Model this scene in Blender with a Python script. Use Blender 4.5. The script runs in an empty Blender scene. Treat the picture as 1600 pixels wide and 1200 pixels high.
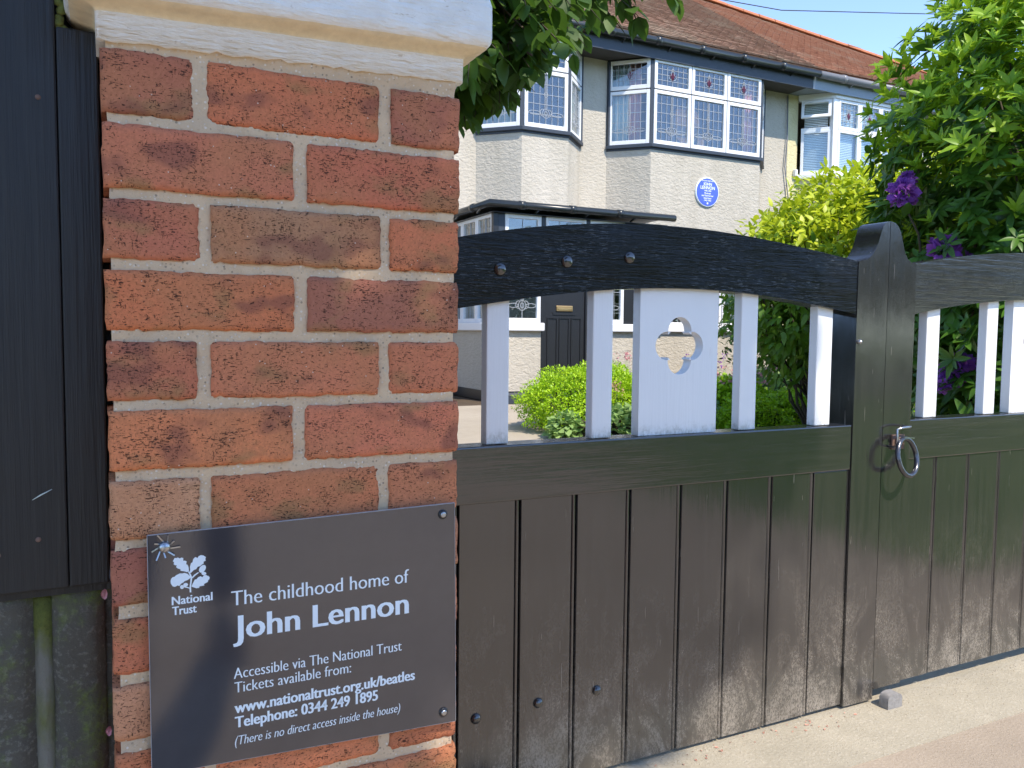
import bpy, math, random
import numpy as np
from mathutils import Vector, Matrix
R = math.radians
rnd = random.Random(11)
scene = bpy.context.scene
col = scene.collection

# ------------------------------------------------------------------ camera
cam_d = bpy.data.cameras.new('camera'); cam_o = bpy.data.objects.new('camera', cam_d); col.objects.link(cam_o)
yaw, pit, rol = R(26.315), R(3.666), R(0.556)
fw = Vector((math.sin(yaw)*math.cos(pit), math.cos(yaw)*math.cos(pit), -math.sin(pit)))
rt = Vector((math.cos(yaw), -math.sin(yaw), 0)); up = rt.cross(fw)
r2 = rt*math.cos(rol)+up*math.sin(rol); u2 = up*math.cos(rol)-rt*math.sin(rol)
cam_o.matrix_world = Matrix(((r2.x,u2.x,-fw.x,0.002),(r2.y,u2.y,-fw.y,-1.072),(r2.z,u2.z,-fw.z,0.911),(0,0,0,1)))
cam_d.sensor_width = 36; cam_d.lens = 36*1276.6/1600; cam_d.clip_start = 0.05; cam_d.clip_end = 600
scene.camera = cam_o

# ------------------------------------------------------------------ light
SUN = Vector((0.22, -1.0, 1.35)).normalized()          # towards the sun
world = bpy.data.worlds.new('World'); scene.world = world; world.use_nodes = True
wn = world.node_tree; wn.nodes.clear()
sky = wn.nodes.new('ShaderNodeTexSky'); sky.sky_type = 'NISHITA'; sky.sun_disc = False
sky.sun_elevation = math.asin(SUN.z); sky.sun_rotation = math.atan2(SUN.x, SUN.y)
sky.air_density = 1.0; sky.dust_density = 0.0; sky.ozone_density = 2.0; sky.altitude = 4000
bg = wn.nodes.new('ShaderNodeBackground'); bg.inputs['Strength'].default_value = 0.15
wo = wn.nodes.new('ShaderNodeOutputWorld')
hs = wn.nodes.new('ShaderNodeHueSaturation'); hs.inputs['Saturation'].default_value = 0.97; hs.inputs['Value'].default_value = 1.0
wn.links.new(sky.outputs[0], hs.inputs['Color']); wn.links.new(hs.outputs[0], bg.inputs['Color']); wn.links.new(bg.outputs[0], wo.inputs['Surface'])
sun_d = bpy.data.lights.new('sun', 'SUN'); sun_d.energy = 2.0; sun_d.angle = R(0.53); sun_d.color = (1.0, 0.90, 0.77)
sun_o = bpy.data.objects.new('sun', sun_d); col.objects.link(sun_o)
sun_o.rotation_euler = SUN.to_track_quat('Z', 'Y').to_euler(); sun_o.location = (4, -6, 8)
scene.view_settings.view_transform = 'Standard'; scene.view_settings.look = 'None'
scene.view_settings.exposure = 1.68; scene.view_settings.gamma = 1; scene.view_settings.use_curve_mapping = False
scene.render.engine = 'CYCLES'
scene.cycles.max_bounces = 8; scene.cycles.transparent_max_bounces = 8

# ------------------------------------------------------------------ node helpers
class NT:
    def __init__(s, name):
        s.m = bpy.data.materials.new(name); s.m.use_nodes = True; s.t = s.m.node_tree
        s.b = s.t.nodes['Principled BSDF']; s.o = s.t.nodes['Material Output']; s._c = None
    def n(s, typ, ins=None, **kw):
        x = s.t.nodes.new('ShaderNode'+typ)
        for k, v in kw.items(): setattr(x, k, v)
        for k, v in (ins or {}).items(): s.put(x.inputs[k], v)
        return x
    def put(s, sock, v):
        if hasattr(v, 'is_output') or isinstance(v, bpy.types.NodeSocket): s.t.links.new(v, sock)
        elif hasattr(v, 'outputs'): s.t.links.new(v.outputs[0], sock)
        else: sock.default_value = v
    def co(s, scale=(1,1,1), rnd_off=False, loc=(0,0,0)):
        if s._c is None: s._c = s.n('TexCoord')
        v = s._c.outputs['Object']
        if rnd_off:
            oi = s.n('ObjectInfo'); mm = s.n('VectorMath', {0: (13.7,7.1,5.3)}, operation='SCALE'); s.put(mm.inputs['Scale'], oi.outputs['Random'])
            a = s.n('VectorMath', {0: v, 1: mm.outputs[0]}, operation='ADD'); v = a.outputs[0]
        mp = s.n('Mapping', {'Vector': v, 'Scale': scale, 'Location': loc}); return mp.outputs[0]
    def noise(s, vec, scale=5, detail=4, rough=.55, dist=0):
        return s.n('TexNoise', {'Vector': vec, 'Scale': scale, 'Detail': detail, 'Roughness': rough, 'Distortion': dist}).outputs[0]
    def ramp(s, f, stops):
        r = s.n('ValToRGB'); e = r.color_ramp.elements
        while len(e) < len(stops): e.new(.5)
        for i, (p, c) in enumerate(stops):
            e[i].position = p; e[i].color = (c,c,c,1) if isinstance(c, (int,float)) else (*c,1)
        s.put(r.inputs[0], f); return r.outputs[0]
    def mix(s, f, a, b, bt='MIX'):
        x = s.n('Mix', data_type='RGBA', blend_type=bt)
        s.put(x.inputs[0], f)
        for i, v in ((6,a),(7,b)): s.put(x.inputs[i], (*v,1) if isinstance(v, tuple) and len(v)==3 else v)
        return x.outputs[2]
    def math(s, op, a, b=0.0):
        x = s.n('Math', operation=op); s.put(x.inputs[0], a); s.put(x.inputs[1], b); return x.outputs[0]
    def bump(s, h, strength=.5, dist=.01, normal=None):
        x = s.n('Bump', {'Height': h, 'Strength': strength, 'Distance': dist})
        if normal is not None: s.put(x.inputs['Normal'], normal)
        return x.outputs[0]
    def set(s, **k):
        names = dict(base='Base Color', rough='Roughness', normal='Normal', metal='Metallic', ior='IOR', coat='Coat Weight', coatr='Coat Roughness', spec='Specular IOR Level', trans='Transmission Weight')
        for a, v in k.items():
            if a == 'base' and isinstance(v, tuple): v = (*v[:3],1)
            s.put(s.b.inputs[names[a]], v)
        return s.m

def simple(name, c, rough=.6, var=.12, scale=30, bump=.15, bd=.002, **k):
    t = NT(name); v = t.co(); n = t.noise(v, scale, 5)
    dark = tuple(x*(1-var) for x in c); lite = tuple(min(1,x*(1+var)) for x in c)
    t.set(base=t.mix(n, dark, lite), rough=rough, normal=t.bump(n, bump, bd), **k); return t.m

# ------------------------------------------------------------------ mesh helpers
class MB:
    def __init__(s): s.v = []; s.f = []
    def add(s, vs, fs):
        b = len(s.v); s.v += [tuple(x) for x in vs]; s.f += [tuple(i+b for i in f) for f in fs]; return s
    def box(s, x0, x1, y0, y1, z0, z1):
        return s.add([(x0,y0,z0),(x1,y0,z0),(x1,y1,z0),(x0,y1,z0),(x0,y0,z1),(x1,y0,z1),(x1,y1,z1),(x0,y1,z1)],
                     [(0,3,2,1),(4,5,6,7),(0,1,5,4),(1,2,6,5),(2,3,7,6),(3,0,4,7)])
    def obox(s, o, ex, ey, a0, a1, b0, b1, z0, z1):     # box in a turned frame: a along ex, b along ey, z up
        o = Vector(o); P = [o+ex*a+ey*b+Vector((0,0,z)) for z in (z0,z1) for a,b in ((a0,b0),(a1,b0),(a1,b1),(a0,b1))]
        return s.add(P, [(0,3,2,1),(4,5,6,7),(0,1,5,4),(1,2,6,5),(2,3,7,6),(3,0,4,7)])
    def bar(s, p, q, w, h=None, upv=(0,0,1)):
        p = Vector(p); q = Vector(q); d = (q-p).normalized(); h = h or w
        a = d.cross(Vector(upv)); a = a.normalized() if a.length > 1e-4 else Vector((1,0,0)); b = a.cross(d)
        P = [e+a*sx*w/2+b*sz*h/2 for e in (p,q) for sx,sz in ((-1,-1),(1,-1),(1,1),(-1,1))]
        return s.add(P, [(0,1,2,3),(4,7,6,5),(0,4,5,1),(1,5,6,2),(2,6,7,3),(3,7,4,0)])
    def prism(s, prof, a, b, axis='x'):                 # prof: closed loop of 2-D points swept from a to b
        n = len(prof)
        f = {'x': lambda p,t:(t,p[0],p[1]), 'y': lambda p,t:(p[0],t,p[1]), 'z': lambda p,t:(p[0],p[1],t)}[axis]
        vs = [f(p,a) for p in prof]+[f(p,b) for p in prof]
        return s.add(vs, [tuple(range(n))[::-1], tuple(range(n,2*n))]+[(i,(i+1)%n,n+(i+1)%n,n+i) for i in range(n)])
    def tube(s, pts, rad, n=8, closed=False):
        pts = [Vector(p) for p in pts]; m = len(pts); rs = rad if isinstance(rad,(list,tuple)) else [rad]*m
        b = len(s.v); prev = None
        for i, p in enumerate(pts):
            d = (pts[(i+1)%m]-pts[i-1]) if closed else (pts[min(i+1,m-1)]-pts[max(i-1,0)])
            d.normalize()
            if prev is None: a = d.orthogonal().normalized()
            else:
                a = prev-d*prev.dot(d); a = a.normalized() if a.length>1e-6 else d.orthogonal().normalized()
            prev = a; c = d.cross(a)
            for k in range(n):
                t = 2*math.pi*k/n; s.v.append(tuple(p+(a*math.cos(t)+c*math.sin(t))*rs[i]))
        for i in range(m if closed else m-1):
            j = (i+1)%m
            for k in range(n): s.f.append((b+i*n+k, b+i*n+(k+1)%n, b+j*n+(k+1)%n, b+j*n+k))
        if not closed:
            s.f.append(tuple(b+k for k in range(n))[::-1]); s.f.append(tuple(b+(m-1)*n+k for k in range(n)))
        return s
    def lathe(s, o, axis, prof, n=16):                  # prof: (radius, along)
        o = Vector(o); d = Vector(axis).normalized(); a = d.orthogonal().normalized(); c = d.cross(a); b = len(s.v)
        for r, h in prof:
            for k in range(n):
                t = 2*math.pi*k/n; s.v.append(tuple(o+d*h+(a*math.cos(t)+c*math.sin(t))*r))
        for i in range(len(prof)-1):
            for k in range(n): s.f.append((b+i*n+k, b+i*n+(k+1)%n, b+(i+1)*n+(k+1)%n, b+(i+1)*n+k))
        s.f.append(tuple(b+k for k in range(n))[::-1]); s.f.append(tuple(b+(len(prof)-1)*n+k for k in range(n)))
        return s
    def build(s, name, m, parent=None, smooth=False, bevel=0, seg=2, off=None):
        me = bpy.data.meshes.new(name); me.from_pydata(s.v, [], s.f); me.update()
        return link(name, me, m, parent, smooth, bevel, seg, off)

def boxes(name, m, parent, L, bevel=0, seg=2):
    for b in L: MB().box(*b).build(name, m, parent, bevel=bevel, seg=seg)
def root_off(p):
    o = Vector((0,0,0))
    while p is not None: o += p.location; p = p.parent
    return o
def link(name, me, m, parent=None, smooth=False, bevel=0, seg=2, off=None):
    o = bpy.data.objects.new(name, me); col.objects.link(o)
    if m is not None and not me.materials: me.materials.append(m)
    if parent is not None:
        o.parent = parent; d = root_off(parent)
        if off is None: me.transform(Matrix.Translation(-d))
    if smooth: me.shade_smooth()
    if bevel:
        b = o.modifiers.new('bevel','BEVEL'); b.width = bevel; b.segments = seg; b.limit_method = 'ANGLE'; b.angle_limit = R(35)
        b.harden_normals = False
    return o
def thing(name, label, cat, loc=(0,0,0), group=None):
    o = bpy.data.objects.new(name, None); col.objects.link(o); o.location = loc; o.empty_display_size = .1
    o['label'] = label; o['category'] = cat
    if group: o['group'] = group
    return o
def tag(o, label, cat, group=None):
    o['label'] = label; o['category'] = cat
    if group: o['group'] = group
    return o
def struct(o): o['kind'] = 'structure'; return o
def stuff(o): o['kind'] = 'stuff'; return o

def outline(name, loops, y, thick, m, parent, bevel=0, res=1, plane='xz', xf=None, smooth=False, lab=None):
    """flat outline (outer loop + holes) in the x-z plane given real thickness from y to y+thick"""
    c = bpy.data.curves.new(name,'CURVE'); c.dimensions = '2D'; c.fill_mode = 'BOTH'; c.extrude = thick/2
    for lp in loops:
        sp = c.splines.new('POLY'); sp.points.add(len(lp)-1); sp.use_cyclic_u = True
        for i,(a,b) in enumerate(lp): sp.points[i].co = (a,b,0,1)
    o = bpy.data.objects.new('tmp', c); col.objects.link(o)
    me = bpy.data.meshes.new_from_object(o.evaluated_get(bpy.context.evaluated_depsgraph_get()))
    bpy.data.objects.remove(o); me.name = name
    M = Matrix(((1,0,0,0),(0,0,-1,y+thick/2),(0,1,0,0),(0,0,0,1)))
    me.transform(M if xf is None else xf)
    me.materials.clear()
    ob = link(name, me, m, parent, smooth, bevel)
    if lab: ob['label'] = lab
    return ob

def text_mesh(body, cap_h, width=None, weight=0, stress=0, shear=0, spacing=1.0, align='LEFT'):
    """print in the built-in face; stress widens the upright strokes only"""
    c = bpy.data.curves.new('txt','FONT'); c.body = body; c.size = 1; c.offset = weight; c.shear = shear; c.align_x = align
    c.space_character = spacing; c.resolution_u = 3
    o = bpy.data.objects.new('tmp', c); col.objects.link(o)
    me = bpy.data.meshes.new_from_object(o.evaluated_get(bpy.context.evaluated_depsgraph_get()))
    bpy.data.objects.remove(o)
    v = np.array([x.co[:] for x in me.vertices]); f = [tuple(p.vertices) for p in me.polygons]
    k = cap_h/0.69
    x0 = v[:,0].min(); x1 = v[:,0].max()
    kx = k if width is None else width/(x1-x0)
    v[:,0] = (v[:,0]-(x0 if align=='LEFT' else 0))*kx; v[:,1] *= k
    return v, f
def put_text(name, body, x, z, y, cap_h, width, m, parent, weight=0, stress=0, shear=0, n=5, frame=None, align='LEFT'):
    v, f = text_mesh(body, cap_h, width, weight, 0, shear, align=align)
    mb = MB()
    for i in range(n if stress else 1):
        dx = stress*i/(n-1) if stress else 0
        yy = y-0.00002*i
        if frame is None: mb.add([(x+a+dx, yy, z+b) for a,b,_ in v], f)
        else: mb.add([frame(x+a+dx, z+b, 0.0002*i) for a,b,_ in v], f)
    o = mb.build(name, m, parent); return o
# ------------------------------------------------------------------ materials
M = {}
def mk_brick():
    t = NT('brick'); v = t.co(rnd_off=True)
    oi = t.n('ObjectInfo')
    big = t.noise(v, 9, 3, .6)
    pat = t.noise(t.co((10,10,16), True, (3,1,2)), 1.4, 3, .5)
    basec = oi.outputs['Color']
    c = t.mix(t.ramp(big, [(.38,0),(.62,.6)]), basec, (.54,.22,.10))          # orange clay patches
    c = t.mix(t.ramp(pat, [(.55,0),(.66,.6)]), c, (.34,.20,.085))               # olive-buff kiln marks
    pat2 = t.noise(t.co((9,9,14), True, (8,4,1)), 1.2, 2)
    c = t.mix(t.ramp(pat2, [(.60,0),(.68,.6)]), c, (.22,.085,.065))              # purple-brown kiln marks
    fine = t.noise(v, 260, 4, .7)
    c = t.mix(t.ramp(fine, [(.3,.35),(.65,0)]), c, (.20,.065,.035))
    cre = t.noise(t.co((210,210,640), True), 1.0, 3, .62, .25)                    # drag creases
    crv = t.noise(t.co((640,200,170), True, (2,2,2)), 1.0, 2, .6, .3)
    dens = t.ramp(t.noise(v, 30, 2), [(.3,.0),(.72,.105)])
    cr = t.math('LESS_THAN', t.math('ADD', cre, 0.0), t.math('ADD', dens, .335))
    cv = t.math('LESS_THAN', crv, t.math('ADD', dens, .275))
    crk = t.math('MAXIMUM', cr, cv)
    c = t.mix(t.math('MULTIPLY', crk, .88), c, (.045,.022,.016))
    spk = t.n('TexVoronoi', {'Vector': v, 'Scale': 85.0}).outputs[0]
    c = t.mix(t.math('MULTIPLY', t.math('LESS_THAN', spk, .07), t.math('GREATER_THAN', big, .5)), c, (.62,.5,.4))
    h = t.math('SUBTRACT', t.math('MULTIPLY', fine, .5), t.math('MULTIPLY', crk, .9))
    h = t.math('ADD', h, t.math('MULTIPLY', t.noise(v, 60, 3), .6))
    return t.set(base=c, rough=.9, spec=.2, normal=t.bump(h, .85, .0012))
M['brick'] = mk_brick()
def mk_mortar():
    t = NT('mortar'); v = t.co()
    a = t.noise(v, 70, 5, .65); b = t.noise(v, 9, 3)
    c = t.mix(a, (.62,.44,.27), (.82,.62,.41)); c = t.mix(t.ramp(b,[(.35,0),(.7,.55)]), c, (.50,.38,.27))
    vo = t.n('TexVoronoi', {'Vector': v, 'Scale': 210.0}); d = vo.outputs[0]
    s = t.math('LESS_THAN', d, .30); rc = t.ramp(t.n('SeparateColor', {0: vo.outputs[1]}).outputs[0], [(.0,(.09,.075,.07)),(.25,(.5,.36,.24)),(.6,(.62,.52,.40)),(.93,(.85,.8,.72))])
    c = t.mix(t.math('MULTIPLY', s, .55), c, rc)
    h = t.math('ADD', t.noise(v, 180, 5, .7), t.math('MULTIPLY', s, .35))
    return t.set(base=c, rough=.95, spec=.15, normal=t.bump(h, .9, .002))
M['mortar'] = mk_mortar()
def mk_cap():
    t = NT('cap_paint'); v = t.co(); n = t.noise(v, 26, 6, .65); br = t.noise(t.co((6,6,60)), 3, 4, .6)
    c = t.mix(t.ramp(n,[(.3,0),(.7,1)]), (.80,.75,.67), (.90,.87,.81))
    crack = t.math('LESS_THAN', t.noise(t.co((30,30,110)), 1.3, 5, .75), .345)
    c = t.mix(t.math('MULTIPLY', crack, .6), c, (.5,.38,.25))
    h = t.math('ADD', t.noise(t.co((14,14,70)), 2.2, 5, .6), t.math('MULTIPLY', t.noise(v, 14, 4), .8))
    return t.set(base=c, rough=.42, normal=t.bump(h, .8, .006))
M['cap'] = mk_cap()
M['cap_old'] = simple('cap_bare_cream', (.82,.66,.44), .7, .25, 60, .5, .003)
def mk_black(name, base=.013, rough=.16, grain='z', g_str=.25, dust=0, ior=1.75, raised=False):
    t = NT(name)
    sc = {'z': (150,150,5), 'x': (5,120,150)}[grain]
    g = t.noise(t.co(sc), 1.0, 4, .6); w = t.noise(t.co((12,12,3) if grain=='z' else (3,12,12)), 1, 3)
    f = t.noise(t.co(), 900, 2)
    c = t.mix(t.ramp(g,[(.35,0),(.75,1)]), (base*.75,base*.75,base*.8), (base*1.5,base*1.4,base*1.3))
    r = t.math('ADD', t.math('MULTIPLY', t.noise(t.co(), 22, 4), .12), rough-.05)
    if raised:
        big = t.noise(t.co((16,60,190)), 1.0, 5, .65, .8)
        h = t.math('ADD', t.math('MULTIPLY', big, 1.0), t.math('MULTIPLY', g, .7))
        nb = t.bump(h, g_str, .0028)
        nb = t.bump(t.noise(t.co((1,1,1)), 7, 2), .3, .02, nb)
        rail_glint = t.math('MULTIPLY', t.math('GREATER_THAN', t.noise(t.co((40,200,700)), 1.0, 3, .6), .60), t.ramp(t.noise(t.co((3,8,9)), 1.0, 4, .6),[(.42,0),(.62,.55)]))
        c = t.mix(rail_glint, c, (.20,.22,.24))  # pale streaks painted in as highlights on the worn rail
    else:
        nb = t.bump(g, g_str, .0011); nb = t.bump(w, .25, .006, nb)
    nb = t.bump(f, .06, .0004, nb)
    if dust:
        sp = t.n('SeparateXYZ', {0: t.n('NewGeometry').outputs['Position']})
        z = sp.outputs[2]
        hgt = t.ramp(t.math('ADD', z, t.math('MULTIPLY', t.noise(t.co(), 5, 3), .22)), [(.06,1.0),(.20,.55),(.36,.12),(.60,0)])
        n1 = t.noise(t.co((1,1,.55)), 330, 6, .85, .4); n2 = t.noise(t.co((1,1,.6)), 9, 6, .75, .9)
        mk = t.math('MULTIPLY', t.ramp(n1,[(.42,0),(.58,1)]), t.ramp(n2,[(.40,.04),(.60,1)]))
        mk = t.math('MULTIPLY', t.math('MULTIPLY', mk, hgt), .9)
        film = t.math('MULTIPLY', t.math('MULTIPLY', hgt, t.ramp(n2,[(.3,.2),(.7,1)])), .24)
        mk = t.math('MAXIMUM', mk, film)
        scr = t.math('LESS_THAN', t.noise(t.co((260,260,9)), 1, 2), .255)
        mk = t.math('MAXIMUM', mk, t.math('MULTIPLY', scr, .25))
        c = t.mix(mk, c, (.52,.45,.36)); r = t.math('ADD', r, t.math('MULTIPLY', mk, .75))
    return t.set(base=c, rough=r, normal=nb, ior=ior)
M['gate'] = mk_black('gate_black_paint', .02, .13, 'z', .35, dust=1, ior=1.9)
M['gate_h'] = mk_black('gate_black_rail_paint', .02, .13, 'x', .4, ior=1.9)
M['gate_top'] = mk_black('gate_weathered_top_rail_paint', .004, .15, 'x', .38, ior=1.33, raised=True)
M['fence'] = mk_black('fence_black_stain', .012, .5, 'z', 1.6, ior=1.5)
def mk_white():
    t = NT('picket_white_paint'); g = t.noise(t.co((90,90,4)), 1, 4)
    c = t.mix(t.noise(t.co(), 6, 4), (.74,.75,.76), (.83,.83,.83))
    c = t.mix(t.math('LESS_THAN', t.noise(t.co((1,1,1)), 190, 3), .22), c, (.42,.36,.3))
    z = t.n('SeparateXYZ', {0: t.n('NewGeometry').outputs['Position']}).outputs[2]
    low = t.ramp(t.math('ADD', z, t.math('MULTIPLY', t.noise(t.co(), 30, 4, .7), .06)), [(.725,.75),(.752,.0)])
    c = t.mix(t.math('MULTIPLY', low, t.ramp(t.noise(t.co((1,1,.5)), 90, 5, .8),[(.40,0),(.60,1)])), c, (.30,.28,.22))
    brush = t.noise(t.co((260,260,10)), 1, 3, .6)
    c = t.mix(t.math('MULTIPLY', t.math('LESS_THAN', brush, .27), .35), c, (.55,.53,.50))
    return t.set(base=c, rough=.38, normal=t.bump(t.math('ADD', g, t.math('MULTIPLY', brush, .5)), .45, .0014))
M['white'] = mk_white()
M['steel'] = simple('forged_steel', (.10,.10,.11), .25, .3, 120, .3, .001, metal=.85)
M['zinc'] = simple('zinc_steel', (.45,.46,.48), .3, .2, 150, .3, .001, metal=1.0)
M['iron'] = simple('worn_iron', (.24,.23,.22), .65, .4, 90, .9, .002)
M['rust'] = simple('rusted_iron', (.17,.105,.08), .75, .45, 90, .8, .002, metal=.2)
def mk_sign():
    t = NT('sign_face'); v = t.co()
    c = t.mix(t.noise(v, 50, 4), (.046,.042,.046), (.060,.054,.058))
    scr = t.math('LESS_THAN', t.noise(t.co((30,30,400)), 1, 2), .2)
    c = t.mix(t.math('MULTIPLY', scr, .1), c, (.3,.3,.3))
    wob = t.bump(t.noise(v, 4, 2), .05, .02); wob = t.bump(t.noise(v, 420, 3), .10, .0004, wob)
    return t.set(base=c, rough=.06, normal=wob, ior=1.85)
M['sign'] = mk_sign()
M['sign_edge'] = simple('sign_edge', (.42,.42,.44), .3)
M['print'] = simple('sign_print_white', (.80,.86,.90), .6, .02, 30, 0, spec=.2)
def mk_stone():
    t = NT('mossy_stone'); v = t.co(); n = t.noise(v, 7, 5, .65); f = t.noise(v, 120, 6, .75)
    c = t.mix(n, (.060,.056,.045), (.15,.135,.105)); c = t.mix(t.ramp(f,[(.52,0),(.72,.55)]), c, (.34,.32,.27))
    ms = t.math('MULTIPLY', t.ramp(t.noise(v, 13, 5, .7),[(.47,0),(.62,.9)]), t.ramp(f,[(.35,0),(.6,1)]))
    c = t.mix(ms, c, (.13,.17,.03))
    return t.set(base=c, rough=.9, spec=.25, normal=t.bump(t.math('ADD', t.math('MULTIPLY', f, .5), t.noise(v, 30, 4)), 1.0, .004))
M['stone'] = mk_stone()
def mk_moss():
    t = NT('moss_streak'); v = t.co(); f = t.noise(v, 160, 5, .7)
    c = t.mix(f, (.06,.07,.02), (.20,.22,.04)); c = t.mix(t.ramp(t.noise(t.co((8,8,3)), 3, 3),[(.45,0),(.65,.9)]), c, (.22,.21,.18))
    return t.set(base=c, rough=.95, normal=t.bump(f, 1, .003))
M['moss'] = mk_moss()
def mk_ground(name, a, b, sp=(.5,.45,.4), dark=(.08,.07,.06), sc=260, patch=1.2, pt=None):
    t = NT(name); v = t.co(); n = t.noise(v, 12, 5, .6); f = t.noise(v, sc, 5, .75)
    c = t.mix(n, a, b); c = t.mix(t.ramp(f,[(.55,0),(.72,.65)]), c, sp); c = t.mix(t.ramp(f,[(.28,.6),(.42,0)]), c, dark)
    p = t.noise(v, patch, 5, .6, .5); c = t.mix(t.ramp(p,[(.40,0),(.70,.45)]), c, pt or tuple(x*.65 for x in a))
    return t.set(base=c, rough=.92, spec=.2, normal=t.bump(t.math('ADD', f, t.math('MULTIPLY', n, .6)), .9, .004))
M['concrete'] = mk_ground('concrete_kerb', (.38,.34,.255), (.50,.445,.34), (.72,.65,.52), (.22,.19,.14), 150, 2.5)
M['tarmac'] = mk_ground('worn_tarmac', (.38,.31,.235), (.47,.39,.295), (.66,.56,.43), (.17,.13,.10), 130, .9)
M['road'] = mk_ground('road_asphalt', (.09,.085,.08), (.13,.12,.11), (.22,.2,.19), (.04,.04,.04), 120, .5)
M['drive'] = mk_ground('driveway_concrete', (.36,.31,.24), (.46,.40,.31), (.55,.48,.38), (.2,.17,.13), 60, .8)
M['soil'] = mk_ground('garden_soil', (.07,.05,.035), (.12,.09,.06), (.2,.16,.11), (.03,.02,.015), 40, 2)
M['grass'] = mk_ground('grass_turf', (.07,.13,.02), (.12,.20,.035), (.2,.28,.06), (.03,.06,.01), 60, .7)
def mk_roughcast(name, a, b):
    t = NT(name); v = t.co(); n = t.n('TexNoise', {'Vector': t.co((1,1,1.6)), 'Scale': 17.0, 'Detail': 4.0, 'Roughness': .55, 'Distortion': .6}).outputs[0]
    f = t.noise(v, 60, 4, .6); st = t.noise(t.co((3,3,.6)), 1.2, 4, .6)
    c = t.mix(t.ramp(st,[(.35,0),(.7,1)]), a, b)
    h = t.math('ADD', t.ramp(n,[(.35,0),(.65,1)]), t.math('MULTIPLY', f, .35))
    return t.set(base=c, rough=.9, spec=.2, normal=t.bump(h, .5, .013))
M['render'] = mk_roughcast('roughcast_render', (.46,.42,.345), (.53,.485,.405))
M['render_y'] = mk_roughcast('cream_roughcast', (.62,.55,.32), (.68,.62,.38))
M['blackpaint'] = simple('black_joinery_paint', (.018,.019,.022), .35, .2, 40, .2, .002)
M['navy'] = simple('dark_slate_blue_paint', (.034,.044,.060), .5, .15, 30, .2, .002)
M['greyfascia'] = simple('grey_fascia_paint', (.24,.28,.33), .5, .1, 30, .1, .002)
M['greypvc'] = simple('grey_gutter_pvc', (.20,.20,.21), .35, .15, 20, .1, .002)
M['gutter'] = simple('black_gutter', (.022,.026,.028), .28, .3, 20, .1, .002)
M['soffit'] = simple('dark_soffit_boards', (.06,.055,.05), .7, .2, 20, .2, .002)
M['joinery'] = simple('white_window_paint', (.80,.80,.80), .35, .05, 30, .05, .001)
M['lead'] = simple('lead_came', (.42,.44,.46), .45, .1, 80, .1, .001)
M['stain'] = simple('stained_red_glass', (.12,.015,.03), .1, .2, 60, 0)
M['room'] = simple('room_wall_paper', (.20,.17,.14), .9, .15, 4, .05, .002)
M['brass'] = simple('brass', (.72,.48,.22), .3, .15, 100, .2, .001, metal=.9)
M['curtain'] = simple('pink_curtain', (.62,.27,.22), .9, .2, 12, .2, .002)
M['net'] = simple('pale_net_curtain', (.52,.60,.58), .95, .1, 30, .2, .002)
M['blind'] = simple('white_blind_slat', (.72,.78,.80), .5, .05, 30, .05, .001)
M['timber'] = simple('brown_furniture_timber', (.22,.11,.045), .45, .3, 12, .1, .002)
M['plaque'] = simple('blue_enamel', (.07,.12,.62), .25, .06, 30, .05, .001)
M['cable'] = simple('black_cable', (.02,.02,.02), .5)
def mk_glass():
    t = NT('window_glass'); nd = t.t.nodes; nd.remove(t.b)
    lw = t.n('LayerWeight'); f = t.math('ADD', t.math('MULTIPLY', t.math('POWER', lw.outputs['Facing'], 3.5), .8), .085)
    wob = t.bump(t.noise(t.co(), 2.2, 2), .06, .05)
    g = t.n('BsdfGlossy', {'Color': (.95,.97,1,1), 'Roughness': .015, 'Normal': wob}); tr = t.n('BsdfTransparent', {'Color': (.90,.94,.94,1)})
    mx = t.n('MixShader', {0: f, 1: tr, 2: g}); t.put(t.o.inputs[0], mx); return t.m
M['glass'] = mk_glass()
def mk_tile(name, a, b, m):
    t = NT(name); v = t.co(); n = t.noise(v, 5.5, 4, .7); f = t.noise(v, 45, 4, .7)
    c = t.mix(t.ramp(n,[(.35,0),(.7,1)]), a, b); c = t.mix(t.ramp(f,[(.55,0),(.75,.5)]), c, m)
    li = t.noise(v, 1.0, 5, .7); c = t.mix(t.math('MULTIPLY', t.ramp(li,[(.5,0),(.62,.8)]), t.ramp(f,[(.3,.2),(.55,1)])), c, m)
    return t.set(base=c, rough=.9, spec=.15, normal=t.bump(f, .6, .01))
M['tile'] = mk_tile('clay_tiles_weathered', (.22,.13,.088), (.30,.18,.125), (.31,.235,.17))
M['tile2'] = mk_tile('clay_tiles_red', (.32,.155,.095), (.42,.22,.14), (.40,.28,.20))
M['ridge'] = simple('terracotta_ridge', (.42,.16,.075), .85, .25, 14, .5, .006)
def mk_leaf(name, a, b, rough=.38, tl=.35, tcol=None, coat=0):
    t = NT(name); at = t.n('Attribute', attribute_name='hue'); v = at.outputs['Fac']
    oi = t.n('ObjectInfo')
    k = t.math('FRACT', t.math('ADD', v, oi.outputs['Random']))
    c = t.mix(k, a, b)
    t.set(base=c, rough=rough, spec=.45)
    tr = t.n('BsdfTranslucent', {'Color': t.mix(.5, c, tcol or tuple(min(1,x*1.6) for x in b))})
    mx = t.n('MixShader', {0: tl, 1: t.b.outputs[0], 2: tr}); t.put(t.o.inputs[0], mx); return t.m
M['lf_tree'] = mk_leaf('tree_leaf', (.035,.085,.010), (.075,.15,.018), .55, .4, (.16,.30,.03))
M['lf_street'] = mk_leaf('street_tree_leaf', (.03,.07,.012), (.06,.12,.02), .5, .3)
M['lf_rho'] = mk_leaf('rhododendron_leaf', (.042,.115,.012), (.095,.21,.02), .38, .28, (.12,.26,.02))
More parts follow.
